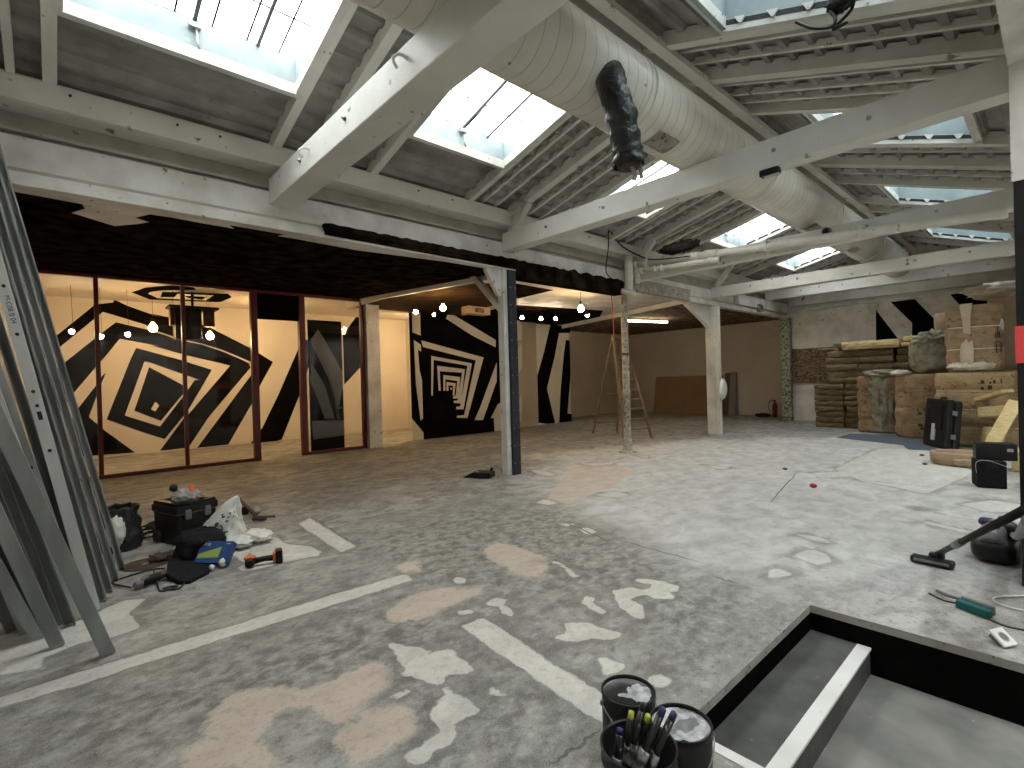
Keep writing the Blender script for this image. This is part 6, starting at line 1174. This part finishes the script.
def brush(label, tipp, low, wd, tipm, col=BRUSHD):
    a = Vector(tipp); b = Vector(low); e = b - a; L_ = e.length; u = e.normalized()
    t = thing('paint_brush', label, 'brush', b, 0, 'paint brushes in the bucket')
    sd = u.cross(Vector((0, 0, 1))).normalized(); nn = sd.cross(u)
    def oval(ts, n=14):
        g = G(); vs = []
        for tt, w, th in ts:
            c = a + e * tt
            for j in range(n): A = 2 * math.pi * j / n; vs.append(c + sd * (w * math.cos(A)) + nn * (th * math.sin(A)))
        k = len(ts); g.add(vs, [(i * n + j, i * n + (j + 1) % n, (i + 1) * n + (j + 1) % n, (i + 1) * n + j) for i in range(k - 1) for j in range(n)], 0, True); g.f += [tuple(reversed(range(n))), tuple((k - 1) * n + j for j in range(n))]; g.m += [0, 0]; g.s += [False, False]; return g
    tip_ = mk('tip', oval([(-.0, .003, .003), (.015, .011 * wd ** .5, .01), (.1, .0125 * wd ** .5, .0115)]), tipm, t, 'coloured handle tip' if tipm is not BRUSHD else None)
    hd = mk('handle', oval([(.1, .0125 * wd ** .5, .0115), (.3, .0135 * wd ** .5, .0115), (.42, .011 * wd, .009), (.47, .016 * wd, .009)]), col, t)
    mk('ferrule', oval([(.46, .017 * wd, .0095), (.49, .0185 * wd, .01), (.66, .0185 * wd, .01), (.68, .018 * wd, .0095)]), FERR, t, 'scuffed metal ferrule')
    mk('bristles', oval([(.68, .018 * wd, .0095), (.85, .02 * wd, .011), (1.0, .016 * wd, .004)]), BLKFAB, t)
def inb(s, f): return cb_ + Vector((-.675, -.738, 0)) * s + Vector((-.738, .675, 0)) * f + Vector((0, 0, .135))   # s: to the left, f: away, seen from the room
brush('brush with a yellow tip standing left in the bucket', (-1.069,1.518,0.4), inb(.055, .02), .9, YEL)
brush('all black brush with a long pale ferrule in the middle of the bucket', (-1.047,1.565,0.42), inb(.07, -.02), 1.0, BRUSHD)
brush('brush with a yellow tip peeking out behind the navy ones', (-1.024,1.557,0.39), inb(.02, .05), .9, YEL)
brush('large navy tipped brush leaning right from the bucket', (-0.981,1.591,0.42), inb(.075, -.05), 1.45, NAVY)
brush('rightmost navy tipped brush leaning over the grey lidded tin', (-0.95,1.612,0.41), inb(.045, -.06), 1.45, NAVY)
brush('short brush with a dark blue tip at the left bucket wall', (-1.097,1.486,0.34), inb(.095, -.015), 1.1, NAVY)

# ================================================================ CAMERA, SKY, COLOUR
cam = bpy.data.cameras.new('camera'); co = bpy.data.objects.new('camera', cam); COL.objects.link(co); SC.camera = co
yaw, pit, rol = R(47.557), R(.31), R(1.579)
fw = Vector((-math.sin(yaw) * math.cos(pit), math.cos(yaw) * math.cos(pit), -math.sin(pit))); r0 = Vector((math.cos(yaw), math.sin(yaw), 0)); d0 = fw.cross(r0)
rt = math.cos(rol) * r0 + math.sin(rol) * d0; dn = -math.sin(rol) * r0 + math.cos(rol) * d0
Mc = Matrix((rt, -dn, -fw)).transposed().to_4x4(); Mc.translation = (0, 0, 1.6); co.matrix_world = Mc
cam.sensor_width = 36; cam.sensor_fit = 'HORIZONTAL'; cam.lens = 504.09 / 1024 * 36; cam.clip_start = .02; cam.clip_end = 200
w = bpy.data.worlds.new('overcast_sky'); SC.world = w; w.use_nodes = True
bg = w.node_tree.nodes['Background']; bg.inputs['Color'].default_value = (1.0, .99, .97, 1); bg.inputs['Strength'].default_value = 8.0
for skies, xa, xb, zf in ((SKY_L, LX0, LX1, zl), (SKY_R, RX0, RX1, zr)):
    for y0, y1 in skies:
        L = bpy.data.lights.new('sky_portal', 'AREA'); L.shape = 'RECTANGLE'; L.size = math.hypot(xb - xa, zf(xb) - zf(xa)); L.size_y = y1 - y0; L.cycles.is_portal = True
        o = bpy.data.objects.new('sky_portal', L); COL.objects.link(o); o.location = ((xa + xb) / 2, (y0 + y1) / 2, zf((xa + xb) / 2) + .33)
        o.rotation_euler = (0, -math.atan2(zf(xb) - zf(xa), xb - xa), 0)
vs_ = SC.view_settings; SC.display_settings.display_device = 'sRGB'
vs_.view_transform = 'Standard'; vs_.look = 'None'; vs_.gamma = 1.0; vs_.use_curve_mapping = False; vs_.exposure = 0.95
SC.cycles.use_denoising = True; SC.cycles.max_bounces = 10; SC.cycles.diffuse_bounces = 6; SC.cycles.glossy_bounces = 3; SC.cycles.transparent_max_bounces = 12
SC.cycles.sample_clamp_indirect = 8; SC.cycles.caustics_reflective = False; SC.cycles.caustics_refractive = False
